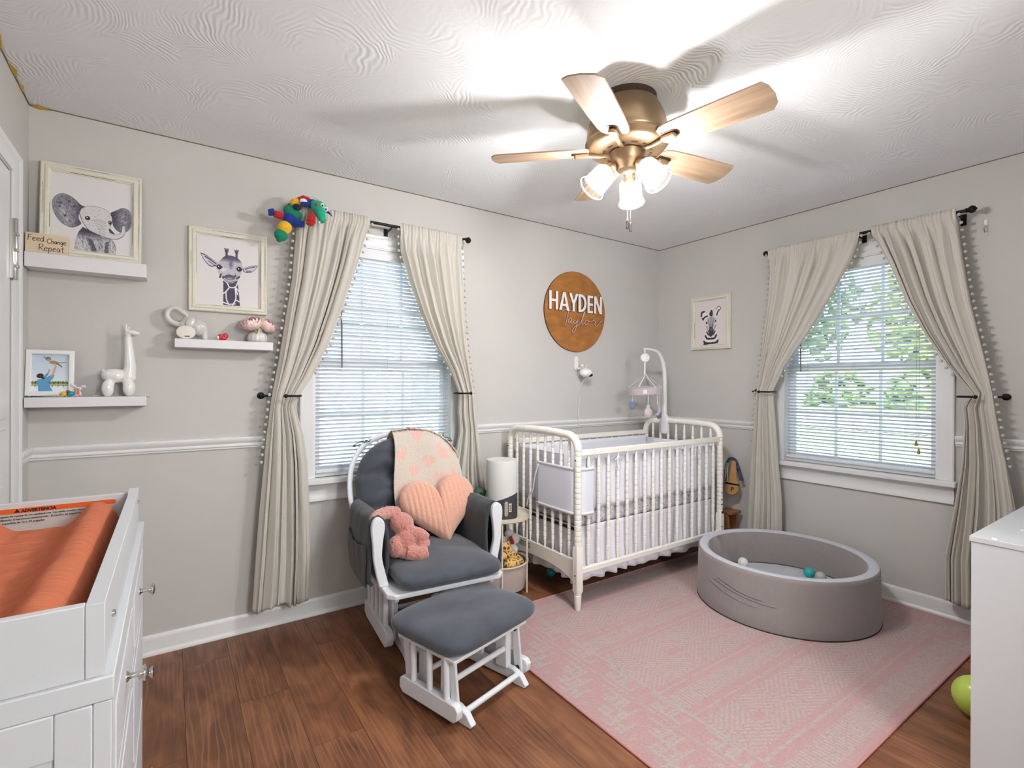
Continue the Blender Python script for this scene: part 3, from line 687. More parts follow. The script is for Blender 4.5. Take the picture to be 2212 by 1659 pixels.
# --- giraffe print
cv = Cv(220, 270, (224, 219, 219)); DK = (66, 62, 84)
neck = [(.40, .56), (.41, .70), (.41, .99), (.68, .99), (.66, .80), (.63, .56)]
cv.poly(neck, (72, 68, 90), 1, tex=.16)
for p in ([(.41, .62), (.47, .66), (.51, .72), (.60, .71), (.64, .64)], [(.51, .72), (.45, .79), (.41, .82)], [(.60, .71), (.66, .77)], [(.45, .79), (.46, .90), (.50, .98)], [(.60, .73), (.61, .88), (.56, .98)], [(.61, .90), (.68, .93)], [(.41, .95), (.50, .97), (.60, .96)], [(.61, .74), (.64, .82)]):
    cv.curve(p, .011, (232, 228, 228), 1)
earl = [(.05, .26), (.13, .28), (.24, .34), (.33, .385), (.34, .41), (.26, .44), (.20, .445), (.11, .37)]; earr = [(.72, .42), (.80, .39), (.90, .36), (.97, .355), (.93, .42), (.86, .47), (.78, .48), (.73, .465)]
for e_ in (earl, earr): cv.spoly(e_, (90, 86, 104), 1); cv.spoly([((x-sum(p[0] for p in e_)/8)*.88+sum(p[0] for p in e_)/8, (y-sum(p[1] for p in e_)/8)*.8+sum(p[1] for p in e_)/8) for x, y in e_], (206, 202, 208), 1)
cv.curve([(.13, .31), (.21, .35), (.30, .40)], .014, DK, .8); cv.curve([(.18, .37), (.25, .41), (.29, .43)], .008, DK, .7); cv.curve([(.76, .43), (.84, .40), (.92, .38)], .010, DK, .8); cv.curve([(.78, .455), (.86, .45)], .010, DK, .7)
hd = [(.37, .33), (.43, .27), (.52, .25), (.62, .27), (.69, .32), (.72, .40), (.70, .50), (.66, .58), (.60, .63), (.53, .66), (.45, .64), (.36, .57), (.31, .48), (.30, .40)]
mH = cv.m_poly([(v.x, v.y) for v in smooth_curve([(x, y, 0) for x, y in hd+hd[:1]], 60)])
cv.put(mH, (196, 192, 200), 1, tex=.14); cv.put(mH*np.clip((.36-cv.Y)/.06, 0, 1), (70, 66, 88), .85); cv.put(mH*cv.m_ell(.53, .38, .05, .09, .8), (96, 86, 110), .8)
cv.put(mH*cv.m_ell(.42, .47, .09, .05, .8), (232, 230, 232), .7); hatch(cv, mH, 500, 1.4, (110, 106, 124), al=.4, ln=.03, seed=7)
for hx in (.46, .62):
    cv.line([(hx, .28), (hx, .21)], .020, (84, 80, 98)); cv.ell(hx, .19, .038, .035, (110, 106, 122), soft=.5)
    for dx in (-.035, -.012, .012, .035): cv.line([(hx, .23), (hx+dx, .155)], .006, DK)
for ex in (.345, .665): cv.ell(ex, .44, .042, .034, (44, 42, 56)); cv.ell(ex-.01, .432, .010, .009, (214, 214, 220)); cv.curve([(ex-.05, .435), (ex, .405), (ex+.05, .44)], .006, (40, 38, 50))
cv.ell(.51, .575, .085, .042, (90, 88, 104)); cv.ell(.51, .595, .075, .025, (150, 150, 162), soft=.6); cv.curve([(.42, .62), (.51, .65), (.60, .62)], .005, DK)
for ex, ey in ((.37, .55), (.41, .585), (.36, .58), (.60, .545), (.63, .575), (.66, .56)): cv.ell(ex, ey, .016, .022, (70, 66, 82), rot=.4)
giraf = cv
art_frame((-3.281, -.002, 1.828), 0, 0, .343, .409, cv, 'cream framed baby giraffe print above the peony vase')

# --- zebra print
cv = Cv(200, 250, (226, 216, 214)); K = (44, 38, 50)
for pts, col in (([(.34, .76), (.62, .72), (.72, .99), (.22, .99)], (232, 228, 228)),): cv.spoly(pts, col, 0)
cv.poly([(.28, .99), (.33, .80), (.38, .62), (.66, .62), (.70, .80), (.74, .97)], (232, 228, 230))
for s in (-1, 1):
    c_ = .51
    for y0, y1, wd, ln in ((.70, .76, .020, .13), (.79, .86, .028, .17), (.91, .96, .028, .22)):
        cv.curve([(c_+s*ln, y0), (c_+s*ln*.7, y1-.01), (c_+s*.02, y1)], wd, K)
    cv.curve([(c_+s*.12, .735), (c_+s*.07, .79)], .008, K)
cv.poly([(.27, .99), (.29, .92), (.40, .955), (.44, .985)], K); cv.poly([(.74, .97), (.72, .90), (.62, .945), (.56, .97)], K)
cv.spoly([(.19, .33), (.21, .25), (.27, .23), (.36, .29), (.40, .36), (.34, .42), (.26, .43)], (236, 232, 232)); cv.curve([(.20, .33), (.22, .26), (.29, .24)], .028, K); cv.curve([(.26, .42), (.31, .37), (.39, .35)], .024, K); cv.curve([(.23, .38), (.26, .42)], .018, K)
cv.spoly([(.64, .40), (.64, .28), (.70, .20), (.78, .17), (.82, .22), (.80, .30), (.72, .38)], (236, 232, 232)); cv.curve([(.66, .23), (.73, .17), (.80, .18), (.815, .24)], .009, K); cv.curve([(.70, .35), (.72, .29), (.77, .24)], .022, K)
hd = [(.42, .36), (.50, .31), (.60, .31), (.67, .38), (.69, .48), (.66, .58), (.60, .66), (.56, .77), (.50, .80), (.45, .76), (.42, .66), (.36, .56), (.34, .46)]
mH = cv.m_poly([(v.x, v.y) for v in smooth_curve([(x, y, 0) for x, y in hd+hd[:1]], 60)]); cv.put(mH, (222, 218, 220))
for k in range(11):
    x = .40 + k*.024; cv.curve([(x, .36+.01*abs(k-5)), (x+(.52-x)*.15+.008*math.sin(k*2), .48), (.47+k*.009, .64)], .0055, K, .85)
for s in (-1, 1):
    for k in range(4): cv.curve([(.515+s*.165-s*.018*k, .57+.035*k), (.515+s*.10-s*.012*k, .60+.035*k)], .007, K)
cv.spoly([(.46, .64), (.52, .60), (.58, .64), (.60, .72), (.56, .79), (.51, .82), (.46, .79), (.43, .71)], (64, 52, 72), tex=.1); cv.ell(.52, .66, .05, .05, (118, 108, 128), soft=.9)
cv.ell(.375, .50, .026, .030, K); cv.ell(.66, .48, .020, .028, K); cv.spoly([(.48, .36), (.46, .30), (.50, .24), (.54, .22), (.57, .28), (.56, .36)], (58, 48, 64), tex=.2)
zeb = cv
ZP = [(a*.95, p*.9) for a, p in FPROF]
art_frame((-.002, -.51, 1.76), -PI/2, 0, .347, .423, cv, 'cream framed baby zebra print between the crib corner and the window', inset=.036)

# --- family photo in a plain white frame
cv = Cv(190, 230, (190, 205, 222))
cv.put(np.clip(cv.Y/.75, 0, 1), (226, 234, 238), .9); cv.put((cv.Y > .79)*1., (232, 238, 240))
for k in range(26):
    x = k/25; h_ = .035+.03*abs(math.sin(k*1.7)); cv.ell(x, .775, .03, h_, [(70, 88, 50), (104, 120, 60), (130, 140, 78)][k % 3], tex=.2)
cv.poly([(0, .79), (1, .79), (1, .845), (0, .845)], (120, 128, 92), .55, tex=.2); cv.poly([(0, .79), (1, .79), (1, .803), (0, .803)], (222, 220, 170))
for k in range(7): cv.poly([(.08+k*.15, .84), (.13+k*.15, .84), (.105+k*.15, .89)], (110, 122, 100), .7)
cv.spoly([(.19, 1.0), (.18, .84), (.14, .73), (.19, .67), (.30, .655), (.42, .60), (.52, .54), (.60, .545), (.585, .62), (.52, .70), (.46, .74), (.50, .86), (.55, 1.0)], (96, 158, 204), tex=.06)
cv.curve([(.52, .57), (.575, .50), (.60, .40), (.64, .33)], .032, (208, 166, 144)); cv.curve([(.36, .60), (.44, .50), (.47, .42)], .024, (190, 148, 128)); cv.curve([(.33, .63), (.42, .53)], .034, (86, 146, 194))
cv.ell(.29, .61, .055, .052, (196, 150, 130)); cv.ell(.23, .575, .095, .062, (46, 40, 44), rot=-.3); cv.ell(.31, .635, .045, .028, (60, 48, 46))
cv.spoly([(.44, .20), (.50, .17), (.58, .17), (.68, .20), (.72, .26), (.62, .27), (.50, .25)], (156, 142, 100), tex=.2); cv.ell(.43, .12, .075, .052, (112, 108, 96)); cv.ell(.44, .14, .045, .04, (176, 136, 118)); cv.curve([(.36, .10), (.31, .07)], .012, (90, 86, 74))
cv.curve([(.68, .22), (.80, .22), (.91, .21)], .020, (176, 148, 136)); cv.curve([(.66, .25), (.74, .29), (.79, .33)], .022, (110, 100, 88)); cv.curve([(.63, .33), (.59, .26)], .02, (212, 170, 148))
WPROF = [(0, 0), (0, .016), (.003, .018), (.015, .018), (.018, .015), (.018, .006)]
WF = mat('white_lacquer_frame', (236, 236, 234), .35)
art_frame((-3.938, -.052, 1.311), 0, -math.radians(7), .152, .192, cv, 'white framed photo of a man in blue lifting a baby by a lake', prof=WPROF, m=WF, worn=False, inset=.018)

# --- wooden sign "Feed. Change. Repeat."
sg = empty('wooden_sign', (-3.945, -.0865, 1.804), 0, 'small pale wooden block with handwritten words Feed Change Repeat', 'sign', rot=(-math.radians(6), 0, 0))
PINE = mat('pale_pine', (222, 200, 170), .6, var=.08, vscale=20, stretch=(1, 1, 8))
MB().box(-.066, .066, -.008, .008, 0, .082).build('board', PINE, sg, bevel=.001)
def strokes(lst, x0, z0, sc_, y, r, m, parent, name='lettering', flat=True, kern=.72):
    mb = MB()
    for pts in lst:
        q = smooth_curve([(x0+a*sc_, y, z0+b*sc_) for a, b in pts], max(6, len(pts)*5)); mb.tube(q, r, 6)
    return mb.build(name, m, parent, smooth=180)
GL = { # handwriting strokes in a 1-high box, width entry first
 'F': (.62, [[(.1,0),(.14,.5),(.2,1.0)],[(.0,.98),(.3,1.02),(.6,1.0)],[(.08,.55),(.3,.56),(.5,.58)]]),
 'e': (.5, [[(.05,.28),(.3,.36),(.4,.48),(.25,.58),(.08,.42),(.06,.15),(.22,.0),(.42,.08)]]),
 'd': (.52, [[(.38,.5),(.2,.58),(.05,.35),(.08,.08),(.22,.0),(.36,.2),(.42,1.0)],[(.42,1.0),(.4,.3),(.46,.0)]]),
 '.': (.22, [[(.05,.02),(.08,.0)]]),
 'C': (.68, [[(.6,.85),(.45,1.0),(.15,.85),(.02,.5),(.1,.12),(.35,-.02),(.6,.15)]]),
 'h': (.5, [[(.06,0),(.08,.5),(.12,1.0)],[(.07,.3),(.2,.55),(.34,.45),(.38,0)]]),
 'a': (.5, [[(.38,.5),(.2,.58),(.04,.3),(.12,.02),(.28,.1),(.38,.5)],[(.38,.5),(.38,.1),(.46,.0)]]),
 'n': (.5, [[(.05,0),(.07,.5)],[(.07,.3),(.2,.55),(.34,.45),(.38,0)]]),
 'g': (.5, [[(.38,.5),(.2,.58),(.04,.3),(.12,.05),(.28,.12),(.38,.5)],[(.38,.5),(.38,-.2),(.22,-.4),(.05,-.3)]]),
 'R': (.66, [[(.08,0),(.1,.5),(.12,1.0)],[(.0,.95),(.35,1.05),(.55,.85),(.4,.6),(.12,.5)],[(.2,.5),(.4,.25),(.62,0)]]),
 'p': (.5, [[(.06,-.4),(.06,.1),(.08,.55)],[(.08,.4),(.25,.58),(.4,.35),(.28,.05),(.08,.1)]]),
 't': (.4, [[(.2,.9),(.18,.3),(.25,0),(.36,.05)],[(.0,.6),(.2,.62),(.4,.64)]]),
 ' ': (.3, [])}
def hand(word, x, z, s):
    out = []
    for ch in word:
        w_, ss = GL[ch]; out += [[(x/s + a, z/s + b) for a, b in st] for st in ss]; x += w_*s
    return out
INKB = mat('black_ink', (34, 30, 30), .6)
pass
lst = [[(a*.0245, b*.0245) for a, b in st] for st in hand('Feed.', -.0605, .048, .0245)] + [[(a*.0190, b*.0190) for a, b in st] for st in hand('Change.', .0000, .044, .0190)] + [[(a*.026, b*.026) for a, b in st] for st in hand('Repeat.', -.026, .010, .026)]
strokes(lst, 0, 0, 1, -.0083, .0010, INKB, sg)

# ================================================================== ROUND NAME SIGN
sg = empty('round_sign', (-.974, 0, 1.822), 0, 'round stained wood wall sign reading HAYDEN Taylor above the crib', 'sign')
PLY = mat('stained_plywood', (170, 112, 52), .5, var=.28, vscale=9, stretch=(1, 1, 2.2), bump=.1, bscale=120)
mb = MB().lathe([(.304, 0), (.304, .012)], 96, Matrix.Rotation(PI/2, 4, 'X')); mb.build('disc', PLY, sg, smooth=40)
MB().lathe([(.3045, .0005), (.3055, .004), (.3055, .009), (.3045, .0118)], 96, Matrix.Rotation(PI/2, 4, 'X'), cap=False).build('edge', mat('burnt_edge', (74, 44, 24), .7), sg, smooth=60)
LW = mat('white_acrylic', (240, 238, 238), .4); LB = mat('letter_dark_edge', (50, 32, 26), .7)
def bar(x0, z0, x1, z1, t):
    dx, dz = x1-x0, z1-z0; l = math.hypot(dx, dz); nx, nz = -dz/l*t/2, dx/l*t/2
    return [(x0+nx, z0+nz), (x1+nx, z1+nz), (x1-nx, z1-nz), (x0-nx, z0-nz)]
def hbox(x0, x1, z0, z1): return [(x0, z0), (x1, z0), (x1, z1), (x0, z1)]
T_ = .021
def letter(ch):
    H = .136
    if ch == 'H': return .082, [hbox(0, T_, 0, H), hbox(.082-T_, .082, 0, H), hbox(T_, .082-T_, .058, .058+T_*.9)]
    if ch == 'A': return .098, [[(0, 0), (T_*1.08, 0), (.049+.006, H), (.049-.012, H)], [(.098-T_*1.08, 0), (.098, 0), (.049+.012, H), (.049-.006, H)], hbox(.024, .074, .030, .030+T_*.9)]
    if ch == 'Y': return .092, [[(0, H), (T_*1.12, H), (.046+T_*.5, .056), (.046-T_*.5, .056)], [(.092-T_*1.12, H), (.092, H), (.046+T_*.5, .056), (.046-T_*.5, .056)], hbox(.046-T_/2, .046+T_/2, 0, .06)]
    if ch == 'D':
        o = [(0, 0)] + [(.022+.060*math.sin(a), H/2 - H/2*math.cos(a)) for a in [PI*k/16 for k in range(17)]] + [(0, H)]
        ring = []; 
        for k in range(16):
            a, b_ = PI*k/16, PI*(k+1)/16
            f1 = lambda q: (.022+.060*math.sin(q), H/2-H/2*math.cos(q)); f2 = lambda q: (.022+(.060-T_)*math.sin(q), H/2-(H/2-T_*.9)*math.cos(q))
            ring.append([f1(a), f1(b_), f2(b_), f2(a)])
        return .082, ring + [hbox(0, T_, 0, H), hbox(T_, .0225, 0, T_*.9), hbox(T_, .0225, H-T_*.9, H)]
    if ch == 'E': return .056, [hbox(0, T_, 0, H)] + [hbox(T_, .056, z, z+T_*.9) for z in (0, .058, H-T_*.9)]
    if ch == 'N': return .084, [hbox(0, T_, 0, H), hbox(.084-T_, .084, 0, H), [(0, H), (T_*1.1, H), (.084, 0), (.084-T_*1.1, 0)]]
x = -.266
for ch, k in zip('HAYDEN', (.012, -.002, .001, .012, .012, 0)):
    wd, ps = letter(ch)
    for nm, m_, y0, y1, g in (('letter_backing', LB, -.0118, -.0155, .003), ('letter', LW, -.0190, -.0215, 0)):
        mb = MB()
        for ip, p in enumerate(ps):
            cx_ = sum(a for a, b in p)/len(p); cz_ = sum(b for a, b in p)/len(p)
            pp = [(a + (g if a > cx_ else -g), b + (g if b > cz_ else -g)) for a, b in p] if g else p
            mb.prism(pp, lambda a, b, d: (x+a, d, .0+b), y0, y1 - .00025*ip)
        mb.build(nm, m_, sg)
    x += wd + k
TY = [[(-.14,.0),(-.11,.014),(-.06,.012),(-.02,.008)], [(-.075,.012),(-.088,-.03),(-.10,-.075),(-.108,-.098)],
      [(-.05,-.05),(-.065,-.045),(-.08,-.062),(-.078,-.082),(-.062,-.078),(-.05,-.05),(-.052,-.078),(-.04,-.084),(-.022,-.062)],
      [(-.022,-.055),(-.026,-.076),(-.012,-.084),(.004,-.064),(.01,-.054)], [(.012,-.05),(.004,-.09),(-.012,-.135),(-.036,-.155),(-.04,-.135),(-.012,-.105),(.03,-.085),(.05,-.06)],
      [(.05,-.06),(.078,-.01),(.088,.012),(.078,.006),(.058,-.05),(.058,-.082),(.075,-.078),(.092,-.062)],
      [(.118,-.052),(.10,-.050),(.088,-.068),(.094,-.084),(.112,-.080),(.122,-.064),(.118,-.052),(.132,-.058),(.15,-.056)],
      [(.15,-.056),(.166,-.050),(.180,-.040),(.184,-.050),(.196,-.052),(.192,-.076),(.206,-.088),(.228,-.076),(.246,-.056),(.262,-.040)]]
for y, r, m_, nm in ((-.0125, .0048, LB, 'script_backing'), (-.0160, .0026, mat('rose_script', (214, 178, 176), .5), 'script')):
    mb = MB()
    for st in TY: mb.tube(smooth_curve([(a, y, b-.008) for a, b in st], len(st)*6), r, 7)
    mb.build(nm, m_, sg, smooth=180)

# ================================================================== BABY MONITOR CAMERA
PLW = mat('white_plastic', (234, 234, 232), .35)
mc = empty('baby_camera', (-.967, 0, 1.41), 0, 'white baby monitor camera mounted on the wall under the round sign', 'camera')
mb = MB(); mb.prism([(.018*math.cos(a), .018*math.sin(a) + (.035 if math.sin(a) > 0 else -.035)) for a in [2*PI*k/24 for k in range(24)]], lambda a, b, d: (a, d, b+.02), 0, -.014); mb.build('bracket_plate', PLW, mc, bevel=.003)
mb = MB(); mb.tube([(0, -.012, -.005), (.004, -.03, -.022), (.012, -.05, -.018)], .009, 8); mb.ell((.028, -.045, .002), .012); mb.tube([(.028, -.045, 0), (.02, -.07, -.02)], .006, 8); mb.build('ball_joint', PLW, mc, smooth=60)
mb = MB().ell((.03, -.085, -.052), (.050, .046, .034), 28, 18, rot=(math.radians(12), 0, math.radians(-20))); mb.build('camera_body', PLW, mc, smooth=180)
mb = MB().ell((.0475, -.108, -.0685), (.0235, .0235, .015), 24, 14, rot=(math.radians(12), 0, 0)); mb.build('lens', mat('black_lens', (14, 14, 16), .12), mc, smooth=180)
MB().tube([(.03, -.06, -.03), (.075, -.06, .012)], [.003, .0025], 8).build('antenna', PLW, mc, smooth=180)
q = smooth_curve([(.035, -.09, -.08), (.034, -.05, -.12), (.036, -.012, -.20), (.030, -.012, -.28), (.016, -.012, -.36), (.014, -.03, -.405), (.012, -.028, -.47), (.010, -.012, -.52), (.008, -.012, -.75), (.0, -.012, -1.1)], 70)
MB().tube(q, .0022, 6).build('cable', PLW, mc, smooth=180)

# ================================================================== SHELF OBJECTS
CER = mat('white_glazed_ceramic', (236, 234, 230), .12, coat=.6)
PEARL = mat('pearl_ceramic', (226, 218, 216), .15, coat=.8)
# giraffe balloon figurine on the lower left shelf
gf = empty('giraffe_figurine', (-3.71, -.05, 1.211), 0, 'tall white glossy balloon style giraffe figurine', 'figurine')
P = [('e', (-.016, 0, .092), (.050, .032, .032), (0, math.radians(4), 0))]
for x, z in ((-.040, .036), (.034, .038)):
    for y in (-.020, .020): P.append(('e', (x, y, z), (.0225, .019, .038))); P.append(('t', [(x*.86, y*.7, .035), (x*.75, y*.5, .085)], [.017, .017]))
P += [('e', (.030, 0, .085), (.031, .030, .026)), ('t', [(.030, 0, .08), (.038, 0, .13), (.034, 0, .20), (.030, 0, .262)], [.030, .023, .018, .0145]), ('e', (.030, 0, .262), (.014, .014, .012)), ('e', (.046, -.004, .287), (.028, .0135, .012), (0, math.radians(12), 0)),
      ('e', (.030, 0, .283), (.014, .012, .014)), ('t', [(.024, -.006, .29), (.022, -.006, .318)], [.006, .004]), ('t', [(.032, .008, .29), (.032, .008, .315)], [.005, .004]), ('e', (.023, -.006, .318), .006), ('e', (-.056, 0, .112), (.008, .008, .010)), ('e', (.066, -.006, .284), .007)]
blob('body', P, CER, gf, voxel=.0032, smooth_it=3)
# string of beads and the toys beside it
mb = MB()
bead = smooth_curve([(-4.0, -.085, 1.216), (-3.975, -.07, 1.226), (-3.95, -.085, 1.216), (-3.92, -.09, 1.215), (-3.985, -.092, 1.218), (-3.90, -.095, 1.215), (-3.86, -.09, 1.214)], 110)
for p in bead: mb.ell(p, .0024, 6, 4)
tag(mb.build('bead_string', mat('silver_beads', (222, 222, 214), .3), smooth=180), 'string of tiny white beads before the white framed photo', 'beads')
mb = MB()
for a in ([(-3.835, -.06, 1.214), (-3.80, -.05, 1.220), (-3.77, -.04, 1.226), (-3.74, -.035, 1.228)], [(-3.82, -.07, 1.2135), (-3.78, -.06, 1.216), (-3.755, -.05, 1.217)], [(-3.77, -.0965, 1.2125), (-3.70, -.097, 1.2125), (-3.64, -.095, 1.2125), (-3.60, -.098, 1.207)]):
    for p in smooth_curve(a, 46): mb.ell(p, .0019, 6, 4)
tag(mb.build('ball_chain', CHROME, smooth=180), 'thin ball chain lying around the white giraffe figurine', 'chain')
ct = empty('caterpillar_toy', (-3.882, -.088, 1.211), 0, 'tiny yellow, teal and red bead toy beside the framed photo', 'toy')
for nm, c_, p, r_ in (('head', (232, 186, 48), (-.011, 0, .012), .0115), ('segment', (0, 150, 176), (.013, -.002, .013), .0115), ('hat', (178, 34, 62), (.003, .003, .023), .0065), ('foot', (30, 140, 100), (.006, -.004, .005), .006), ('foot', (90, 160, 60), (-.006, -.006, .004), .004)):
    MB().ell(p, r_).build(nm, mat('toy_paint_%d_%d' % (c_[0], c_[2]), c_, .25, coat=.4), ct, smooth=180)
by = empty('bunny_toy', (-3.846, -.082, 1.211), 0, 'tiny white bunny toy with long ears and orange bib', 'toy')
TW = mat('toy_white', (232, 226, 222), .5); TP = mat('toy_pink', (226, 156, 172), .5)
MB().ell((0, 0, .014), (.010, .008, .013)).build('body', TW, by, smooth=180)
MB().ell((0, -.002, .034), (.010, .008, .008)).build('head', TW, by, smooth=180)
for s in (-1, 1):
    MB().tube(smooth_curve([(s*.005, 0, .040), (s*.016, 0, .048 if s < 0 else .045), (s*.024, 0, .056 if s < 0 else .040)], 8), [.003, .004, .005, .0055, .0055, .005, .004, .002], 8).build('ear', TW, by, smooth=180)
    MB().ell((s*.009, -.006, .005), (.007, .007, .005)).build('foot', TP, by, smooth=180)
    MB().ell((s*.004, -.0095, .036), .0016, 8, 6).build('eye', INKB, by)
MB().ell((0, -.011, .032), (.0032, .002, .0028)).build('nose', mat('toy_magenta', (206, 70, 150), .4), by, smooth=180)
MB().ell((.001, -.009, .018), (.004, .003, .009)).build('bib', mat('toy_orange', (232, 120, 40), .4), by, smooth=180)

# ceramic elephant planter, trunk curled up to the left
ef = empty('elephant_figurine', (-3.43, -.045, 1.478), 0, 'pale grey dotted ceramic elephant with a looped trunk', 'figurine')
P = [('e', (.012, 0, .062), (.044, .026, .040), (0, math.radians(28), 0)), ('e', (-.022, 0, .078), (.032, .025, .030), (0, math.radians(20), 0)),
     ('t', [(.040, .0, .06), (.044, 0, .002)], [.017, .015]), ('t', [(-.030, 0, .06), (-.030, 0, .002)], [.016, .015])]
tr = smooth_curve([(-.028, 0, .068), (-.066, 0, .070), (-.098, 0, .088), (-.106, 0, .118), (-.092, 0, .142), (-.068, 0, .146), (-.046, 0, .130), (-.024, 0, .112)], 26)
P.append(('t', tr, [.020]*3 + [.0125]*20 + [.009]*3))
PALEG = mat('pale_grey_glaze', (206, 203, 198), .3, coat=.3)
body = blob('body', P, PALEG, ef, voxel=.0032, smooth_it=3)
MB().ell((-.014, -.025, .080), (.020, .005, .026), rot=(0, .4, 0)).build('ear', PALEG, ef, smooth=180)
mb = MB()
for i in range(9):
    for j in range(9):
        a = -.05 + i*.0125; b = .018 + j*.0115 + (i % 2)*.006
        dx, dz = a-.006, b-.066
        rx = (dx*.88+dz*.47)/.05; rz_ = (-dx*.47+dz*.88)/.036
        if rx*rx+rz_*rz_ < .8: mb.ell((a, -.0255*math.sqrt(max(.1, 1-(rx*rx+rz_*rz_)*.7)) - .001, b), .0017, 6, 4)
tag(mb.build('raised_dot', mat('raised_dots_white', (238, 236, 230), .3), ef, smooth=180), kind='stuff')
ov = empty('oval_plaque', (-3.463, -.088, 1.478), 0, 'small oval cream stone with tiny dark writing', 'plaque', rot=(-.15, 0, 0))
MB().ell((0, 0, .032), (.039, .005, .032), 28, 12).build('stone', mat('cream_stone', (230, 222, 210), .6, var=.04), ov, smooth=180)
me = textmesh('BABY', .009, .0003, .0003); me.materials.append(INKB); inst('writing', me, ov, (.006, -.0048, .009), (PI/2, 0, 0))
hr = empty('heart_box', (-3.312, -.07, 1.478), 0, 'small red rose shaped trinket on the shelf between elephant and vase', 'trinket')
RR = mat('red_rose_resin', (206, 44, 62), .5, var=.15, vscale=80)
P = [('e', (-.010, 0, .020), (.013, .010, .013)), ('e', (.010, 0, .024), (.014, .010, .014)), ('e', (.002, 0, .011), (.016, .010, .011))]
blob('rose', P, RR, hr, voxel=.0025, smooth_it=1)
mb = MB(); mb.tube([(.003 + .0012*t*math.cos(t*1.0), -.0125+.0002*t, .021+.0012*t*math.sin(t*1.0)) for t in [k*.45 for k in range(22)]], .0007, 5); mb.build('petal_line', mat('rose_pale', (236, 150, 150), .5), hr)
MB().ell((-.021, -.006, .015), (.006, .004, .008)).build('side_petal', mat('petal_white', (232, 214, 212), .4), hr, smooth=180)
# vase with peonies
vs_ = empty('vase', (-3.158, -.055, 1.478), 0, 'squat pearly white ribbed ceramic vase', 'vase')
prof = [(.030, 0), (.040, .002), (.0445, .012), (.0445, .030), (.040, .043), (.030, .050), (.0235, .054), (.0225, .068), (.026, .072), (.0235, .071), (.020, .060), (.02, .052)]
mb = MB(); P = []
for r_, z in prof: P.append([(r_*(1+.02*math.cos(14*a))*math.cos(a), r_*(1+.02*math.cos(14*a))*math.sin(a), z) for a in [2*PI*k/84 for k in range(84)]])
mb.grid(P, closev=True); mb.f.append(tuple(range(84))); mb.build('body', PEARL, vs_, smooth=60)
def peony(loc, r0, label, seed, tiltv):
    p = empty('peony', loc, 0, label, 'flower', rot=tiltv); rs = random.Random(seed)
    pm = [mat('peony_blush', (250, 214, 206), .7, var=.06, vscale=60), mat('peony_pale', (252, 230, 224), .7, var=.05, vscale=60)]
    MB().ell((0, 0, r0*.30), (r0*.42, r0*.42, r0*.40), 14, 10).build('bud', mat('peony_core', (244, 196, 186), .7), p, smooth=180)
    for ring, (n_, tip, rr_, fl) in enumerate(((4, 12, .50, .0), (5, 26, .64, .05), (6, 42, .80, .12), (7, 62, .96, .22), (6, 84, 1.02, .30))):
        for k in range(n_):
            a = 2*PI*(k + .5*ring)/n_ + rs.uniform(-.2, .2); G = []; tip_ = math.radians(tip + rs.uniform(-8, 8)); hwid = PI/n_*1.45; phs = rs.uniform(0, 6)
            for i in range(8):
                u = i/7; row = []
                for j in range(9):
                    v = (j/8-.5)*2; th = math.radians(150) + (tip_-math.radians(150))*u*(1-.10*v*v)
                    R_p = r0*rr_*(1 + fl*u*u + .05*math.sin(v*7+phs)*u*u - .10*v*v)
                    az = a + v*hwid*(.35+.65*math.sin(PI*min(1, u*.75+.12)))
                    row.append((R_p*math.sin(th)*math.cos(az), R_p*math.sin(th)*math.sin(az), r0*.30 + R_p*math.cos(th)*.82))
                G.append(row)
            MB().grid(G).build('petal', pm[(ring + k) % 2], p, smooth=180)
    MB().tube([(0, 0, -.02), (0, 0, .0)], .002, 6).build('stem', mat('stem_green', (110, 140, 50), .6), p)
    for a in (.5, 2.6, 4.4):
        mb = MB().add([(0, 0, -.004), (.016*math.cos(a-.5), .016*math.sin(a-.5), -.003), (.038*math.cos(a), .038*math.sin(a), -.012), (.016*math.cos(a+.5), .016*math.sin(a+.5), -.003), (.014*math.cos(a), .014*math.sin(a), -.010)], [(0,1,4), (1,2,4), (2,3,4), (3,0,4)])
        mb.build('leaf', mat('leaf_green', (140, 160, 50), .6), p)
peony((-3.184, -.070, 1.562), .043, 'left blush pink peony in the pearly vase', 1, (.5, -.35, 0))
peony((-3.122, -.060, 1.560), .040, 'right pale pink peony in the pearly vase', 4, (.45, .55, 0))
MB_ = MB().add([(-3.170, -.082, 1.556), (-3.158, -.098, 1.540), (-3.166, -.100, 1.515), (-3.176, -.096, 1.54)], [(0,1,2), (0,2,3)])
tag(MB_.build('hanging_leaf', mat('leaf_green', (140, 160, 50), .6), solid=.0008), 'small green leaf hanging over the vase neck', 'leaf')

# ================================================================== PLUSH CATERPILLAR-DRAGON ON THE ROD
dg_ = empty('plush_dragon', (-2.95, -.14, 2.183), 0, 'colourful plush dragon draped over the left end of the curtain rod', 'plush toy')
def plush(nm, c_): return mat('plush_' + nm, c_, .9, bump=.5, bscale=300, sheen=.15, var=.10, vscale=60)
PG, PB, PR, PY, PN = plush('green', (0, 128, 96)), plush('blue', (16, 50, 140)), plush('red', (186, 24, 30)), plush('yellow', (236, 184, 40)), plush('navy', (20, 24, 62))
PGL = plush('light_green', (20, 168, 128)); PWH = plush('white', (232, 232, 230))
def pb(nm, P, m_, vx=.005): return blob(nm, P, m_, dg_, voxel=vx, smooth_it=3)
pb('tail', [('e', (-.114, 0, -.164), (.034, .028, .030), (0, .3, 0)), ('t', [(-.116, 0, -.165), (-.126, -.004, -.200)], [.026, .010])], PG)
pb('body_segment', [('e', (-.096, 0, -.122), (.036, .031, .033), (0, -.6, 0)), ('t', [(-.108, 0, -.142), (-.084, 0, -.104)], [.028, .030])], PY)
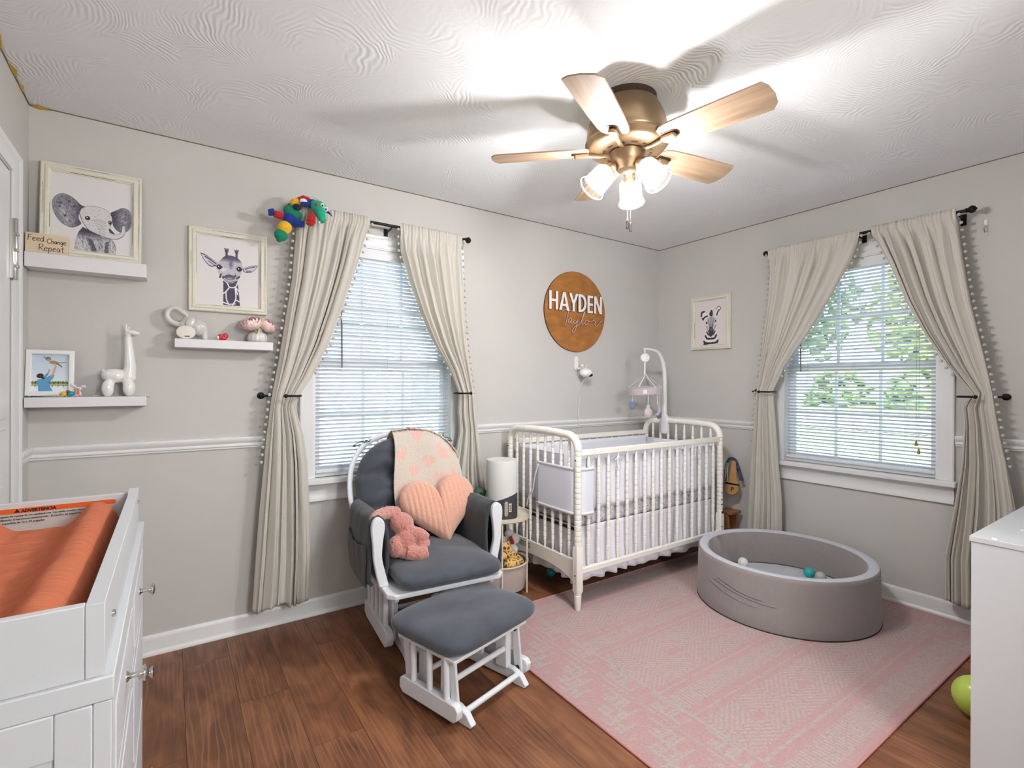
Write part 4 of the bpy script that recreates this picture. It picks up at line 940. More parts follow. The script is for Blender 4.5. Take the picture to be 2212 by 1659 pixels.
pb('body_segment', [('e', (-.073, 0, -.076), (.040, .032, .033), (0, .5, 0)), ('e', (-.055, 0, -.088), (.034, .028, .028))], PB)
pb('body_segment', [('e', (-.064, .004, -.036), (.040, .030, .034), (0, .4, 0)), ('e', (-.045, .002, -.052), (.034, .028, .030))], PG)
pb('body_segment', [('e', (-.048, .004, .010), (.026, .025, .026)), ('e', (-.036, .002, .020), (.020, .02, .02))], PY)
pb('body_segment', [('t', [(-.034, 0, .026), (-.008, -.002, .040), (.020, -.006, .032)], [.016, .020, .020])], PR)
pb('neck', [('t', [(.014, -.01, .022), (.040, -.02, .016)], [.022, .026])], PB)
pb('leg', [('t', [(-.085, 0, -.068), (-.110, 0, -.068), (-.146, -.002, -.062)], [.018, .018, .019])], PR)
pb('foot', [('e', (-.157, 0, -.060), (.014, .013, .017)), ('e', (-.166, 0, -.050), (.009, .010, .009)), ('e', (-.166, -.004, -.070), (.009, .010, .010)), ('e', (-.152, 0, -.044), (.009, .009, .009))], PB)
pb('leg', [('t', [(-.055, -.01, -.086), (-.030, -.022, -.098), (-.010, -.03, -.100)], [.024, .019, .016])], PB)
pb('wing', [('e', (-.012, -.026, .020), (.020, .012, .016))], PWH)
pb('foot', [('e', (-.016, -.032, .004), (.013, .012, .013)), ('e', (.002, -.034, .006), (.014, .012, .013)), ('e', (.018, -.030, .012), (.012, .011, .012))], PB)
pb('foot', [('e', (-.046, -.028, -.016), (.019, .014, .018)), ('e', (-.034, -.026, -.018), (.014, .012, .014))], PN)
hd_ = pb('head', [('e', (.060, -.04, -.004), (.040, .034, .036)), ('e', (.046, -.036, .012), (.028, .026, .022)), ('t', [(.060, -.052, -.020), (.064, -.074, -.058), (.068, -.084, -.088)], [.030, .022, .013]), ('e', (.058, -.086, -.066), (.009, .008, .008)), ('e', (.077, -.084, -.072), (.009, .008, .008))], PGL, .0035)
pb('mouth', [('t', [(.026, -.050, -.030), (.020, -.060, -.066), (.016, -.064, -.092)], [.008, .019, .024]), ('e', (.012, -.064, -.100), (.020, .016, .012))], PR, .0035)
for x, z in ((.070, .002), (.087, -.014)):
    MB().ell((x, -.072, z), (.0105, .007, .0135)).build('eye', PWH, dg_, smooth=180); MB().ell((x-.001, -.079, z-.003), (.0045, .003, .0055)).build('pupil', INKB, dg_, smooth=180)
MB().ell((.041, -.068, .001), (.008, .004, .009)).build('cheek_spot', PR, dg_, smooth=180)
mb = MB().add([(.048, -.080, -.082), (.058, -.088, -.086), (.050, -.088, -.108), (.056, -.078, -.088)], [(0,1,2), (1,3,2), (3,0,2), (0,3,1)]); mb.build('tooth', PWH, dg_)
mb = MB(); mb.tube([(.03, -.02, .052), (.06, -.03, .04), (.08, -.045, .02)], [.004, .005, .003], 6, flat=.4); mb.tube([(.02, -.02, .056), (.055, -.028, .048), (.076, -.04, .032)], [.003, .004, .002], 6, flat=.4)
mb.build('striped_ribbon', mat('striped_ribbon_white', (224, 224, 230), .7), dg_)
mb = MB(); mb.tube([(.092, -.05, -.012), (.104, -.058, -.024), (.124, -.062, -.043)], [.008, .006, .001], 6); mb.build('bow_tail', PB, dg_, smooth=180)

# ================================================================== CEILING FAN
fan = empty('ceiling_fan', (-1.975, -1.45, 2.44), 0, 'bronze ceiling fan with five washed oak blades, three lit glass shades and pull chains', 'ceiling fan')
MB().lathe([(.118, 0), (.118, -.030), (.122, -.036)], 48).build('canopy', BRONZED, fan, smooth=40)
MB().lathe([(.124, -.030), (.138, -.055), (.152, -.090), (.162, -.13), (.166, -.165), (.164, -.172), (.158, -.180), (.158, -.186), (.163, -.190)], 56, cap=False).build('housing', BRONZE, fan, smooth=35)
mb = MB().lathe([(.164, -.172), (.170, -.176), (.170, -.182), (.164, -.188), (.160, -.198), (.150, -.208), (.120, -.216), (.075, -.218), (.07, -.214)], 56, cap=False); mb.build('trim_ring', BRONZE, fan, smooth=35)
mb = MB()
for k in range(12):
    a = 2*PI*k/12; T = Matrix.Rotation(a, 4, 'Z'); mb.box(.092, .100, -.012, .012, -.2195, -.2155, T)
mb.build('vent_slot', BRONZED, fan)
MB().lathe([(.072, -.195), (.072, -.206), (.058, -.214), (.056, -.222)], 40).build('flywheel', BRONZED, fan, smooth=40)
MB().lathe([(.060, -.218), (.070, -.220), (.069, -.226), (.067, -.248), (.058, -.268), (.046, -.278), (.040, -.290), (.022, -.297), (.008, -.300)], 48).build('switch_housing', BRONZE, fan, smooth=35)
# hole screws on canopy
mb = MB()
for k in range(8): mb.ell((.1185*math.cos(k*PI/4+.3), .1185*math.sin(k*PI/4+.3), -.016), .004, 6, 4)
mb.build('screw', BRONZED, fan)
BLADE = mat('washed_oak_blade', (158, 132, 108), .55, var=.30, vscale=22, stretch=(.12, 1.6, 1), bump=.1, bscale=100)
def blade_outline():
    L_ = []; pts = [(.155, -.040), (.170, -.054), (.20, -.062), (.30, -.067), (.45, -.071), (.546, -.072), (.560, -.045), (.566, 0), (.560, .045), (.540, .072), (.45, .071), (.30, .067), (.20, .062), (.170, .054), (.155, .040)]
    return pts
bl = MB().prism(blade_outline(), lambda a, b, d: (a, b, d), -.003, .003).mesh('blade', BLADE)
for k in range(5):
    ang = math.radians(208.2 + 72*k)
    bo = inst('blade', bl, fan, (0, 0, -.205), (math.radians(-12), 0, ang))
    bo.rotation_mode = 'XYZ'
    T = Matrix.Rotation(ang, 4, 'Z')
    mb = MB(); mb.tube([T @ Vector(p) for p in smooth_curve([(.055, 0, -.212), (.10, 0, -.224), (.135, 0, -.222), (.168, 0, -.216)], 12)], .009, 8)
    mb.build('blade_arm', BRONZE, fan, smooth=60)
    T2 = T @ Matrix.Translation((.19, 0, -.205)) @ Matrix.Rotation(math.radians(-12), 4, 'X')
    mb = MB(); mb.prism([(-.032, -.022), (.026, -.022), (.036, -.012), (.036, .012), (.026, .022), (-.032, .022)], lambda a, b, d: tuple(T2 @ Vector((a, b, d))), -.003, -.006)
    mb.build('blade_plate', BRONZED, fan)
    mb = MB(); mb.prism([(-.030, -.015), (.020, -.015), (.028, 0), (.020, .015), (-.030, .015)], lambda a, b, d: tuple(T2 @ Vector((a, b, d))), -.006, -.022)
    mb.build('blade_holder', BRONZE, fan, bevel=.003)
# light kit
SHADE = bpy.data.materials.new('frosted_ribbed_glass'); SHADE.use_nodes = True; n = SHADE.node_tree.nodes; L = SHADE.node_tree.links
for q in list(n): n.remove(q)
o_ = n.new('ShaderNodeOutputMaterial'); t_ = n.new('ShaderNodeBsdfTransparent'); tl = n.new('ShaderNodeBsdfTranslucent'); g_ = n.new('ShaderNodeBsdfGlossy'); g_.inputs['Roughness'].default_value = .12
t_.inputs[0].default_value = (.98, .97, .95, 1); tl.inputs[0].default_value = (.98, .86, .66, 1)
a_ = n.new('ShaderNodeMixShader'); a_.inputs[0].default_value = .07; b_ = n.new('ShaderNodeMixShader'); f_ = n.new('ShaderNodeFresnel'); f_.inputs[0].default_value = 1.4
L.new(t_.outputs[0], a_.inputs[1]); L.new(tl.outputs[0], a_.inputs[2]); L.new(f_.outputs[0], b_.inputs[0]); L.new(a_.outputs[0], b_.inputs[1]); L.new(g_.outputs[0], b_.inputs[2]); L.new(b_.outputs[0], o_.inputs[0])
BULBM = mat('lit_bulb', (255, 236, 208), emit=((250, 251, 255), BULB))
for k, (az, tl_) in enumerate(((155, 42), (275, 42), (35, 42))):
    T = Matrix.Translation((0, 0, -.256)) @ Matrix.Rotation(math.radians(az), 4, 'Z') @ Matrix.Translation((.045, 0, 0)) @ Matrix.Rotation(math.radians(180-tl_), 4, 'Y') @ Matrix.Scale(.93, 4)
    MB().lathe([(.012, -.01), (.014, .022), (.022, .026), (.025, .032), (.025, .046), (.022, .052), (.026, .058), (.026, .062)], 24, T).build('lamp_holder', BRONZE, fan, smooth=35)
    prof = [(.024, .058), (.040, .062), (.0475, .074), (.049, .09), (.0495, .12), (.051, .145), (.056, .160), (.0605, .166), (.0615, .169), (.0595, .170)]
    mb = MB(); P = []
    for r_, z in prof:
        P.append([tuple(T @ Vector((r_*(1+.012*math.cos(20*a))*math.cos(a), r_*(1+.012*math.cos(20*a))*math.sin(a), z))) for a in [2*PI*i/120 for i in range(120)]])
    mb.grid(P, closev=True); sh = mb.build('glass_shade', SHADE, fan, smooth=60)
    MB().lathe([(.0575, .1665), (.0625, .1665), (.0635, .170), (.0605, .173), (.0575, .170)], 48, T, cap=False).build('shade_rim', SHADE, sh, smooth=180)
    bb = MB().lathe([(.011, .050), (.013, .062), (.020, .078), (.0285, .098), (.0285, .104)], 20, T, cap=False).build('bulb', mat('bulb_base_white', (236, 232, 226), .4), fan, smooth=180)
    MB().lathe([(.0282, .104), (.0275, .114), (.022, .126), (.012, .133), (.002, .135)], 18, T).build('lit_dome', BULBM, bb, smooth=180)
CH = mat('chain_nickel', (150, 144, 134), .3, metal=.9)
for x, y in ((-.018, -.020), (.020, -.002)):
    mb = MB()
    for i in range(60): mb.ell((x, y, -.290 - i*.0036), .0012, 5, 4)
    mb.build('pull_chain', CH, fan)
for x, y in ((-.018, -.020), (.020, -.002)):
    MB().lathe([(.002, -.500), (.006, -.503), (.0065, -.53), (.0045, -.538), (.001, -.539)], 14, Matrix.Translation((x, y, 0))).build('chain_fob', mat('fob_pewter', (96, 92, 88), .35, metal=.9), fan, smooth=40)

# ================================================================== RUG
rx0, rx1, ry0, ry1 = -2.205, -.055, -2.158, -.555
nx, ny = 500, 380
cv = Cv(nx, ny, (214, 186, 178)); X = rx0 + cv.X*(rx1-rx0); Y = ry1 - cv.Y*(ry1-ry0)
PINK = np.array((212, 168, 166))/255.; PALE = np.array((206, 194, 187))/255.; ROSE = np.array((205, 146, 150))/255.
rs = np.random.RandomState(4); nz_ = rs.rand(ny, nx)
u = X - rx0; v = Y - ry0; Wd = rx1-rx0; Hd = ry1-ry0
m = np.zeros((ny, nx))                     # 1 = pale motif, 0 = pink ground
def tri(a, p): return np.abs(((a/p) % 1) - .5)*2
bands = [(0.0, .03, 'solid'), (.03, .15, 'bars'), (.15, .215, 'lines'), (.215, .43, 'diamond'), (.43, .49, 'lines'), (.49, .60, 'bars'), (.60, .65, 'lines'), (.65, .95, 'diamond2'), (.95, 1.0, 'lines'), (1.0, 1.10, 'bars'), (1.10, 1.15, 'lines'), (1.15, 1.37, 'diamond'), (1.37, 1.42, 'lines'), (1.42, 1.54, 'bars'), (1.54, 1.7, 'solid')]
for a, b_, k in bands:
    s = (v >= a) & (v < b_); t = (v-a)/(b_-a)
    if k == 'bars': q = ((tri(u + .002*nz_, .018) > .42) & (t > .08) & (t < .92)).astype(float)
    elif k == 'lines': q = (np.abs(t-.5) < .10) * (tri(u, .05) > .12) + 0.
    elif k == 'solid': q = np.zeros_like(m)
    else:
        p = .36 if k == 'diamond' else .44
        d = np.abs(tri(u, p) - tri(t*p + 0*u, p)) if False else np.abs(np.abs(((u/p) % 1)-.5)*2 + np.abs(t-.5)*2)
        q = (((d*(5 if k == 'diamond' else 7)) % 1) > .48).astype(float)
        q = np.where((np.abs(t-.5) < .06) & (np.abs(((u/p) % 1)-.5) < .1), 0, q)
    m = np.where(s, q, m)
# key pattern borders at the two short ends
for uu in (u, Wd-u):
    s = uu < .34; cell = .062
    a = uu/cell; b_ = v/(cell*.8); ia = np.floor(a).astype(int); ib = np.floor(b_).astype(int)
    fa, fb = a % 1, b_ % 1
    r_ = ((ia*7 + ib*13) % 5)
    k1 = ((fa < .22) | (fb < .26)) & (r_ != 2) & (r_ != 4); k2 = (np.abs(fa-.5) < .17) & (r_ == 1) | (np.abs(fb-.5) < .16) & (r_ == 3)
    q = (k1 | k2).astype(float); q = np.where(uu < .028, 0, q); q = np.where((uu > .225) & (uu < .232), 1, q); q = np.where((uu > .325), 1, q)
    q = np.where((uu > .205) & (uu < .25) & ~((uu > .225) & (uu < .232)), 0, q)
    m = np.where(s, q, m)
fade = np.zeros((ny, nx))
for k in range(60):
    cx_, cy_, r_ = rs.uniform(0, Wd), rs.uniform(0, Hd), rs.uniform(.05, .22); fade += rs.uniform(-.5, 1.0)*np.exp(-(((u-cx_)**2+(v-cy_)**2)/r_**2))
fade = np.clip(.5 + .12*fade, 0, .9)
m = m*(.82 + .18*nz_) ; m = np.clip(m + (nz_ > .965)*.5 - (nz_ < .10)*m*.7, 0, 1)
colr = PINK[None, None]*(1-m[..., None]) + PALE[None, None]*m[..., None]
colr = colr*(1-.22*fade[..., None]) + np.array((212, 190, 182))/255.*(.22*fade[..., None]); colr *= (.96 + .08*rs.rand(ny, nx, 1)); colr -= ((rs.rand(ny, nx, 1) > .93)*.12)*(m[..., None] > .4)
cv.a = np.clip(colr*.92, 0, 1); rugm = m.copy()
rug = empty('area_rug', (0, 0, 0), 0, 'pink and cream patterned rug under the crib and ball pit', 'rug')
RUGM = mat('woven_rug_pile', (200, 180, 170), .95, attr=True, var=.05, vscale=400, bump=.9, bscale=420, sheen=.1)
hgt = (.0072 + .0014*rugm + .0004*nz_).ravel()
cv.build('pile', RUGM, 1, 1, lambda u_, v_: np.stack([rx0 + u_*(rx1-rx0), ry1 - v_*(ry1-ry0), hgt], 1), rug)
mb = MB().box(rx0, rx1, ry0, ry1, .0005, .0066); mb.build('backing', mat('rug_backing', (150, 120, 110), .95), rug)
mb = MB().tube([(rx0, ry0, .0055), (rx0, ry1, .0055), (rx1, ry1, .0055), (rx1, ry0, .0055), (rx0, ry0, .0055)], .0052, 8); mb.build('bound_edge', mat('rug_binding_pink', (206, 148, 146), .9, bump=.5, bscale=600), rug, smooth=60)

# ================================================================== CRIB
cx0, cx1, cy0, cy1 = -1.64, -.30, -.785, -.115
crib = empty('crib', ((cx0+cx1)/2, (cy0+cy1)/2, 0), 0, 'white spindle crib with turned posts in the room corner', 'crib')
ox, oy = (cx0+cx1)/2, (cy0+cy1)/2; hw, hd2 = (cx1-cx0)/2, (cy1-cy0)/2
def ring_prof(z0, z1, r, pitch=.030, groove=.0048):
    n_ = max(1, int((z1-z0)/pitch)); p = (z1-z0)/n_; out = []
    for k in range(n_):
        a = z0+k*p; out += [(r-groove, a+.0006), (r-.0006, a+.003), (r, a+p*.3), (r, a+p*.6), (r-.0006, a+p-.003)]
    return out + [(r-groove, z1)]
def post(x, y, foot=0.0, rug_=0.0):
    mb = MB(); R = .021
    mb.lathe([(R*.72, rug_), (R*.82, rug_+.004), (R*.98, .085), (R*1.0, .092), (R*.8, .096), (R*1.05, .102), (R*1.05, .108)], 20, Matrix.Translation((x, y, 0)))
    c = .0235; b_ = .007; oct_ = [(-c+b_, -c), (c-b_, -c), (c, -c+b_), (c, c-b_), (c-b_, c), (-c+b_, c), (-c, c-b_), (-c, -c+b_)]
    vs = [(x+a*.75, y+b*.75, .104) for a, b in oct_] + [(x+a, y+b, .118) for a, b in oct_] + [(x+a, y+b, .350) for a, b in oct_] + [(x+a*.8, y+b*.8, .366) for a, b in oct_]
    mb.add(vs, [(i+8*k, (i+1) % 8+8*k, (i+1) % 8+8*(k+1), i+8*(k+1)) for k in range(3) for i in range(8)] + [tuple(range(8))[::-1], tuple(range(24, 32))])
    mb.lathe(ring_prof(.362, .90, R, .0285), 20, Matrix.Translation((x, y, 0)))
    return mb
for sx in (-1, 1):
    for sy in (-1, 1):
        post(sx*hw, sy*hd2, rug_=.009 if (sy < 0 or False) else .0).build('post', CRIBW, crib, smooth=35)
# arched end rails with roped turning
for sx in (-1, 1):
    pts = []; r0 = .085; zt = .982
    for k in range(9): a = PI - PI/2*k/8; pts.append((sx*hw, -hd2 + r0 + r0*math.cos(a), .90 + (zt-.90)*math.sin(a)))
    n2 = 70
    for k in range(1, n2): pts.append((sx*hw, -hd2 + r0 + (2*hd2-2*r0)*k/n2, zt + .008*math.sin(PI*k/n2)))
    for k in range(9): a = PI/2 - PI/2*k/8; pts.append((sx*hw, hd2 - r0 + r0*math.cos(a), .90 + (zt-.90)*math.sin(a)))
    rr_ = [.0225]*9 + [.0215 + (.0016 if (k % 3) else -.0016) for k in range(1, n2)] + [.0225]*9
    MB().tube(pts, rr_, 16).build('end_rail', CRIBW, crib, smooth=50)
    # scalloped bottom board
    N_ = 24; top = [(-hd2+.02 + (2*hd2-.04)*k/N_, .285) for k in range(N_+1)]
    bot = [(y_, .205 - .062*(abs(y_)/hd2)**3 - .012*math.cos(y_/hd2*PI*1.0)*0) for y_, z in top]
    mb = MB().prism(top + bot[::-1], lambda a, b, d: (sx*hw + d, a, b), -.010, .010); mb.build('bottom_board', CRIBW, crib, bevel=.003)
    if sx < 0:
        lb = MB()
        for r_ in range(4):
            yy = .10
            while yy < .24:
                l = random.uniform(.006, .016); lb.box(sx*hw-.0108, sx*hw-.0100, yy, yy+l*.8, .262-r_*.0085, .262-r_*.0085+(.0045 if r_ else .006)); yy += l+.002
        tag(lb.build('warning_print', mat('faded_brown_print', (120, 106, 90), .7), crib), 'small faded brown printed notice')
# spindles
def spindle_me(z0, z1, r=.0118):
    prof = [(.005, z0), (.0055, z0+.004), (.0095, z0+.05), (.0098, z0+.056), (.008, z0+.058)]
    prof += ring_prof(z0+.06, z1-.08, r*.90, .034, .0040) + [(.008, z1-.078), (.0096, z1-.074), (.0100, z1-.060), (.006, z1-.006), (.005, z1)]
    return MB().lathe(prof, 12).mesh('spindle', CRIBW, smooth=35)
s_end = spindle_me(.283, .972); s_side = spindle_me(.236, .876)
for sx in (-1, 1):
    for k in range(8):
        inst('spindle', s_end, crib, (sx*hw, -hd2 + (2*hd2)*(k+1)/9, 0))
for sy in (-1, 1):
    for k in range(16):
        inst('spindle', s_side, crib, (-hw + 2*hw*(k+1)/17, sy*hd2, 0))
    mb = MB().box(-hw+.012, hw-.012, sy*hd2-.0125, sy*hd2+.0125, .868, .902); mb.build('side_rail', CRIBW, crib, bevel=.004)
    mb = MB().box(-hw+.012, hw-.012, sy*hd2-.0125, sy*hd2+.0125, .208, .240); mb.build('lower_rail', CRIBW, crib, bevel=.004)
mb = MB()
for x, y, z in ((-hw-.021, -hd2, .845), (-hw-.0235, -hd2-.004, .206), (-hw-.021, hd2, .86), (hw-.006, -hd2-.0235, .27), (hw-.006, -hd2-.021, .46), (hw-.006, -hd2-.021, .425), (hw-.004, -hd2-.021, .505)): mb.ell((x, y, z), .0042, 10, 6)
mb.build('bolt', BLACKM, crib)
tag(MB().ell((hw-.004, -hd2-.024, .370), (.009, .005, .009)).build('bolt_cap', BLACKM, crib, smooth=180))
MB().box(-hw+.022, hw-.06, -hd2+.055, hd2-.05, .435, .452).build('mattress_support', mat('black_spring_frame', (24, 24, 26), .6), crib)
# mattress with sheet, liner, skirt: separate things
SHEET = mat('white_doodle_sheet', (214, 214, 218), .85); n = SHEET.node_tree.nodes; L = SHEET.node_tree.links
tc = n.new('ShaderNodeTexCoord'); vo = n.new('ShaderNodeTexVoronoi'); vo.feature = 'DISTANCE_TO_EDGE'; vo.inputs['Scale'].default_value = 34; nz = n.new('ShaderNodeTexNoise'); nz.inputs['Scale'].default_value = 18
ad = n.new('ShaderNodeMix'); ad.data_type = 'VECTOR'; ad.inputs[0].default_value = .25; L.new(tc.outputs['Object'], nz.inputs[0]); L.new(tc.outputs['Object'], ad.inputs[4]); L.new(nz.outputs['Color'], ad.inputs[5]); L.new(ad.outputs[1], vo.inputs['Vector'])
cr = n.new('ShaderNodeValToRGB'); cr.color_ramp.elements[0].position = .02; cr.color_ramp.elements[0].color = (*C3((92, 90, 96)), 1); cr.color_ramp.elements[1].position = .045; cr.color_ramp.elements[1].color = (*C3((216, 216, 222)), 1)
L.new(vo.outputs['Distance'], cr.inputs[0]); L.new(cr.outputs[0], n['Principled BSDF'].inputs['Base Color'])
mt = empty('crib_mattress', (ox, oy, .452), 0, 'crib mattress in a white sheet with thin dark doodles', 'mattress')
mb = MB().box(-hw+.035, hw-.035, -hd2+.032, hd2-.032, .0, .125); mb.build('fitted_sheet', SHEET, mt, bevel=.03, bseg=5)
MESHW = mat('white_mesh_liner', (230, 230, 238), .85, bump=.3, bscale=800, sheen=.2)
ln = empty('mesh_crib_liner', (ox, oy, 0), 0, 'white breathable mesh liner tied inside the crib slats', 'crib liner')
def wavy(path, z0, z1, amp, per, nrm, zw=0, n_=200, ph=0):
    P = []; q = [Vector(p) for p in path]; Ls = [0]
    for a, b_ in zip(q[:-1], q[1:]): Ls.append(Ls[-1]+(b_-a).length)
    for i in range(n_):
        d = Ls[-1]*i/(n_-1); k = max(j for j in range(len(Ls)-1) if Ls[j] <= d+1e-9); t = (d-Ls[k])/(Ls[k+1]-Ls[k]); p = q[k].lerp(q[k+1], t)
        dr = (q[k+1]-q[k]).normalized(); nn = Vector((-dr.y, dr.x, 0))
        row = []
        for j in range(12):
            s = j/11; z = z0(d) + (z1(d)-z0(d))*s if callable(z0) else z0 + (z1-z0)*s
            row.append(tuple(p + nn*(amp*math.sin(d/per*2*PI + ph + .5*math.sin(s*3)))*(1-.0*s) + Vector((0, 0, z + zw*math.sin(d/per*2*PI+1)*s))))
        P.append(row)
    return MB().grid(P)
i_ = .020
wavy([(-hw+i_, -hd2+i_+.004, 0), (hw-i_, -hd2+i_+.004, 0)], .55, .842, .0055, .064, 1, .004).build('front_panel', MESHW, ln, smooth=180, solid=.002)
wavy([(hw-i_, -hd2+i_+.01, 0), (hw-i_, hd2-i_, 0)], .55, .845, .002, .2, 1).build('end_panel', MESHW, ln, smooth=180, solid=.002)
wavy([(hw-i_-.008, hd2-i_-.008, 0), (-hw+i_, hd2-i_-.008, 0), (-hw+i_, -hd2+.15, 0)], .55, .862, .003, .25, 1).build('back_panel', MESHW, ln, smooth=180, solid=.002)
WRAPW = mat('white_fleece_panel', (226, 228, 238), .8, bump=.2, bscale=600)
wp = smooth_curve([(-hw-.017, .02, 0), (-hw-.019, -.10, 0), (-hw-.017, -hd2+.06, 0), (-hw-.004, -hd2+.022, 0), (-hw+.03, -hd2-.008, 0), (-hw+.06, -hd2-.017, 0), (-hw+.105, -hd2-.016, 0)], 40)
wr = MB(); wr.grid([[(p.x, p.y, z) for z in (.535, .537, .56, .6, .66, .72, .775, .797, .80)] for p in wp])
wr.build('wrap_panel', WRAPW, ln, smooth=180, solid=.004)
wr = MB(); wr.grid([[(p.x-.003, p.y-.003, z) for z in (.535, .553)] for p in wp]); wr.grid([[(p.x-.003, p.y-.003, z) for z in (.785, .803)] for p in wp]); wr.build('wrap_binding', MESHW, ln, smooth=180, solid=.002)
mb = MB(); mb.tube(smooth_curve([(-hw-.024, .0, .785), (-hw-.03, .03, .70), (-hw-.028, .05, .62), (-hw-.026, .10, .56), (-hw-.024, .12, .50)], 20), [.007]*20, 6, flat=.25); mb.build('tie_strap', WRAPW, ln, smooth=180)
for x in (-hw+.30, hw-.30):
    mb = MB()
    for a in ((.03, -.02), (-.03, -.015), (.018, -.07), (-.012, -.06)): mb.tube(smooth_curve([(x, -hd2-.013, .84), (x+a[0]*.7, -hd2-.022, .84+a[1]*.2), (x+a[0], -hd2-.018, .84+a[1])], 8), .004, 6, flat=.3)
    mb.build('bow_tie', MESHW, ln, smooth=180)
SKIRT = mat('white_sheer_skirt', (228, 227, 236), .8, sheen=.2)
sk = empty('crib_skirt', (ox, oy, 0), 0, 'white ruffled crib skirt hanging below the mattress', 'crib skirt')
def skirt(path, name, zt, zb):
    q = [Vector(p) for p in path]; Ls = (q[1]-q[0]).length; P = []; dr = (q[1]-q[0]).normalized(); nn = Vector((-dr.y, dr.x, 0)); N_ = int(Ls*260)
    rs_ = random.Random(int(Ls*100)); a1, a2 = rs_.uniform(0, 6), rs_.uniform(0, 6)
    for i in range(N_):
        d = Ls*i/(N_-1); row = []
        for j in range(14):
            s = j/13; f = math.sin(d*54 + 3.0*math.sin(d*6.3+a1)+a1)*(.6+.4*math.sin(d*11+a2)) ; g = math.sin(d*19 + a2)
            am = .003 + .015*s**.9
            zz = zt + (zb + .012*abs(math.sin(d*9+a2)) + .0035*f - zt)*s
            row.append(tuple(q[0] + dr*(d + .004*s*g) + nn*(am*f + .006*s*g - .004) + Vector((0, 0, zz))))
        P.append(row)
    return MB().grid(P).build(name, SKIRT, sk, smooth=180, solid=.0008)
skirt([(-hw+.02, -hd2+.036, 0), (hw-.02, -hd2+.036, 0)], 'ruffle', .462, .142)
skirt([(-hw+.034, hd2-.04, 0), (-hw+.034, -hd2+.04, 0)], 'ruffle', .462, .135)
skirt([(hw-.034, -hd2+.04, 0), (hw-.034, hd2-.04, 0)], 'ruffle', .462, .142)

# mobile clamped to the far end rail
mo = empty('crib_mobile', (-.30, -.315, .985), 0, 'white crib mobile arm with pink hoop and small hanging plush shapes', 'mobile')
mb = MB(); mb.prism([(-.030, -.10), (.030, -.10), (.030, .03), (.018, .05), (.014, .13), (-.006, .15), (-.014, .05), (-.030, .03)], lambda a, b, d: (d, a, b), -.028, .006); mb.build('clamp', PLW, mo, bevel=.006)
arm = smooth_curve([(-.01, 0, .02), (-.012, .0, .20), (-.018, .0, .38), (-.045, .0, .475), (-.10, .0, .535), (-.18, .0, .552), (-.250, .0, .552)], 40)
MB().tube(arm, [.0155]*14 + [.0155 - .0055*k/25 for k in range(26)], 12).build('arm', PLW, mo, smooth=180)
mb = MB(); mb.tube([(-.248, 0, .552), (-.248, 0, .525)], .006, 8); mb.ell((-.248, 0, .552), .011, 10, 8); mb.build('hook', PLW, mo, smooth=180)
mb = MB().lathe([(.005, -.02), (.030, -.018), (.0355, -.010), (.0355, .010), (.030, .018), (.005, .02)], 28, Matrix.Translation((-.248, 0, .487)) @ Matrix.Rotation(math.radians(-34), 4, 'Z') @ Matrix.Rotation(PI/2, 4, 'X')); mb.lathe([(.009, .44), (.009, .455)], 12, Matrix.Translation((-.248, 0, 0))); mb.build('music_box', PLW, mo, smooth=40)
mb = MB()
for k in range(9): mb.ell((-.259 + .020*math.cos(k*.7)*.83, -.0165 - .020*math.cos(k*.7)*.56, .487+.022*math.sin(k*.7)), .0018, 6, 4)
mb.build('screw', mat('dot_grey', (120, 118, 114), .6), mo)  # small mid-grey dots on the music box face
mb = MB(); mb.tube([(-.248, 0, .44), (-.248, 0, .365)], [.007, .007], 8); mb.build('strap_stem', mat('white_ribbon', (232, 230, 228), .7), mo, smooth=60)
HX, HR, HZ = -.240, .126, .240
for k in range(6):
    a = 2*PI*k/6 + .3; mb = MB(); mb.tube([(HX, 0, .368), (HX+.03*math.cos(a), .03*math.sin(a), .335), (HX+HR*math.cos(a), HR*math.sin(a), HZ+.022)], .0045, 6, flat=.35); mb.build('strap', MATS['white_ribbon'], mo)
HOOP = mat('lilac_pink_velour', (200, 186, 192), .85, bump=.3, bscale=500, sheen=.3)
tilt_h = Matrix.Translation((HX, 0, HZ)) @ Matrix.Rotation(math.radians(-5), 4, 'Y')
MB().lathe([(HR-.004, -.022), (HR, -.024), (HR+.002, 0), (HR, .024), (HR-.004, .022), (HR-.006, 0), (HR-.004, -.022)], 48, tilt_h, cap=False).build('hoop', HOOP, mo, smooth=60)
mb = MB().box(-.014, .014, -HR-.0035, -HR-.001, -.016, .014, tilt_h @ Matrix.Rotation(math.radians(-50), 4, 'Z')); mb.build('care_label', MATS['white_ribbon'], mo)
BLUEP = mat('plush_soft_blue', (128, 144, 172), .9, bump=.5, bscale=250, sheen=.3); PINKP = mat('plush_pale_pink', (222, 206, 204), .9, bump=.5, bscale=250, sheen=.3); LILP = mat('plush_lilac', (186, 180, 196), .9, bump=.5, bscale=250, sheen=.3)
def hang(a, r, z, l):
    p = Vector((HX + r*math.cos(a), r*math.sin(a), 0)); MB().tube([(p.x, p.y, HZ-.02), (p.x, p.y, z)], .003, 6).build('hanging_ribbon', MATS['white_ribbon'], mo); return p
d_ = math.radians
p = hang(d_(185-34), .10, .15, 0); blob('plush_elephant', [('e', (p.x, p.y, .118), (.020, .018, .024)), ('e', (p.x-.026, p.y, .138), (.018, .007, .017)), ('e', (p.x+.024, p.y-.01, .138), (.016, .007, .017)), ('e', (p.x, p.y-.01, .145), (.017, .014, .015))], BLUEP, mo, voxel=.003, smooth_it=2)
p = hang(d_(232), .105, .135, 0); blob('plush_drop', [('e', (p.x, p.y, .075), (.038, .022, .040)), ('e', (p.x, p.y, .115), (.018, .014, .022))], PINKP, mo, voxel=.003, smooth_it=3)
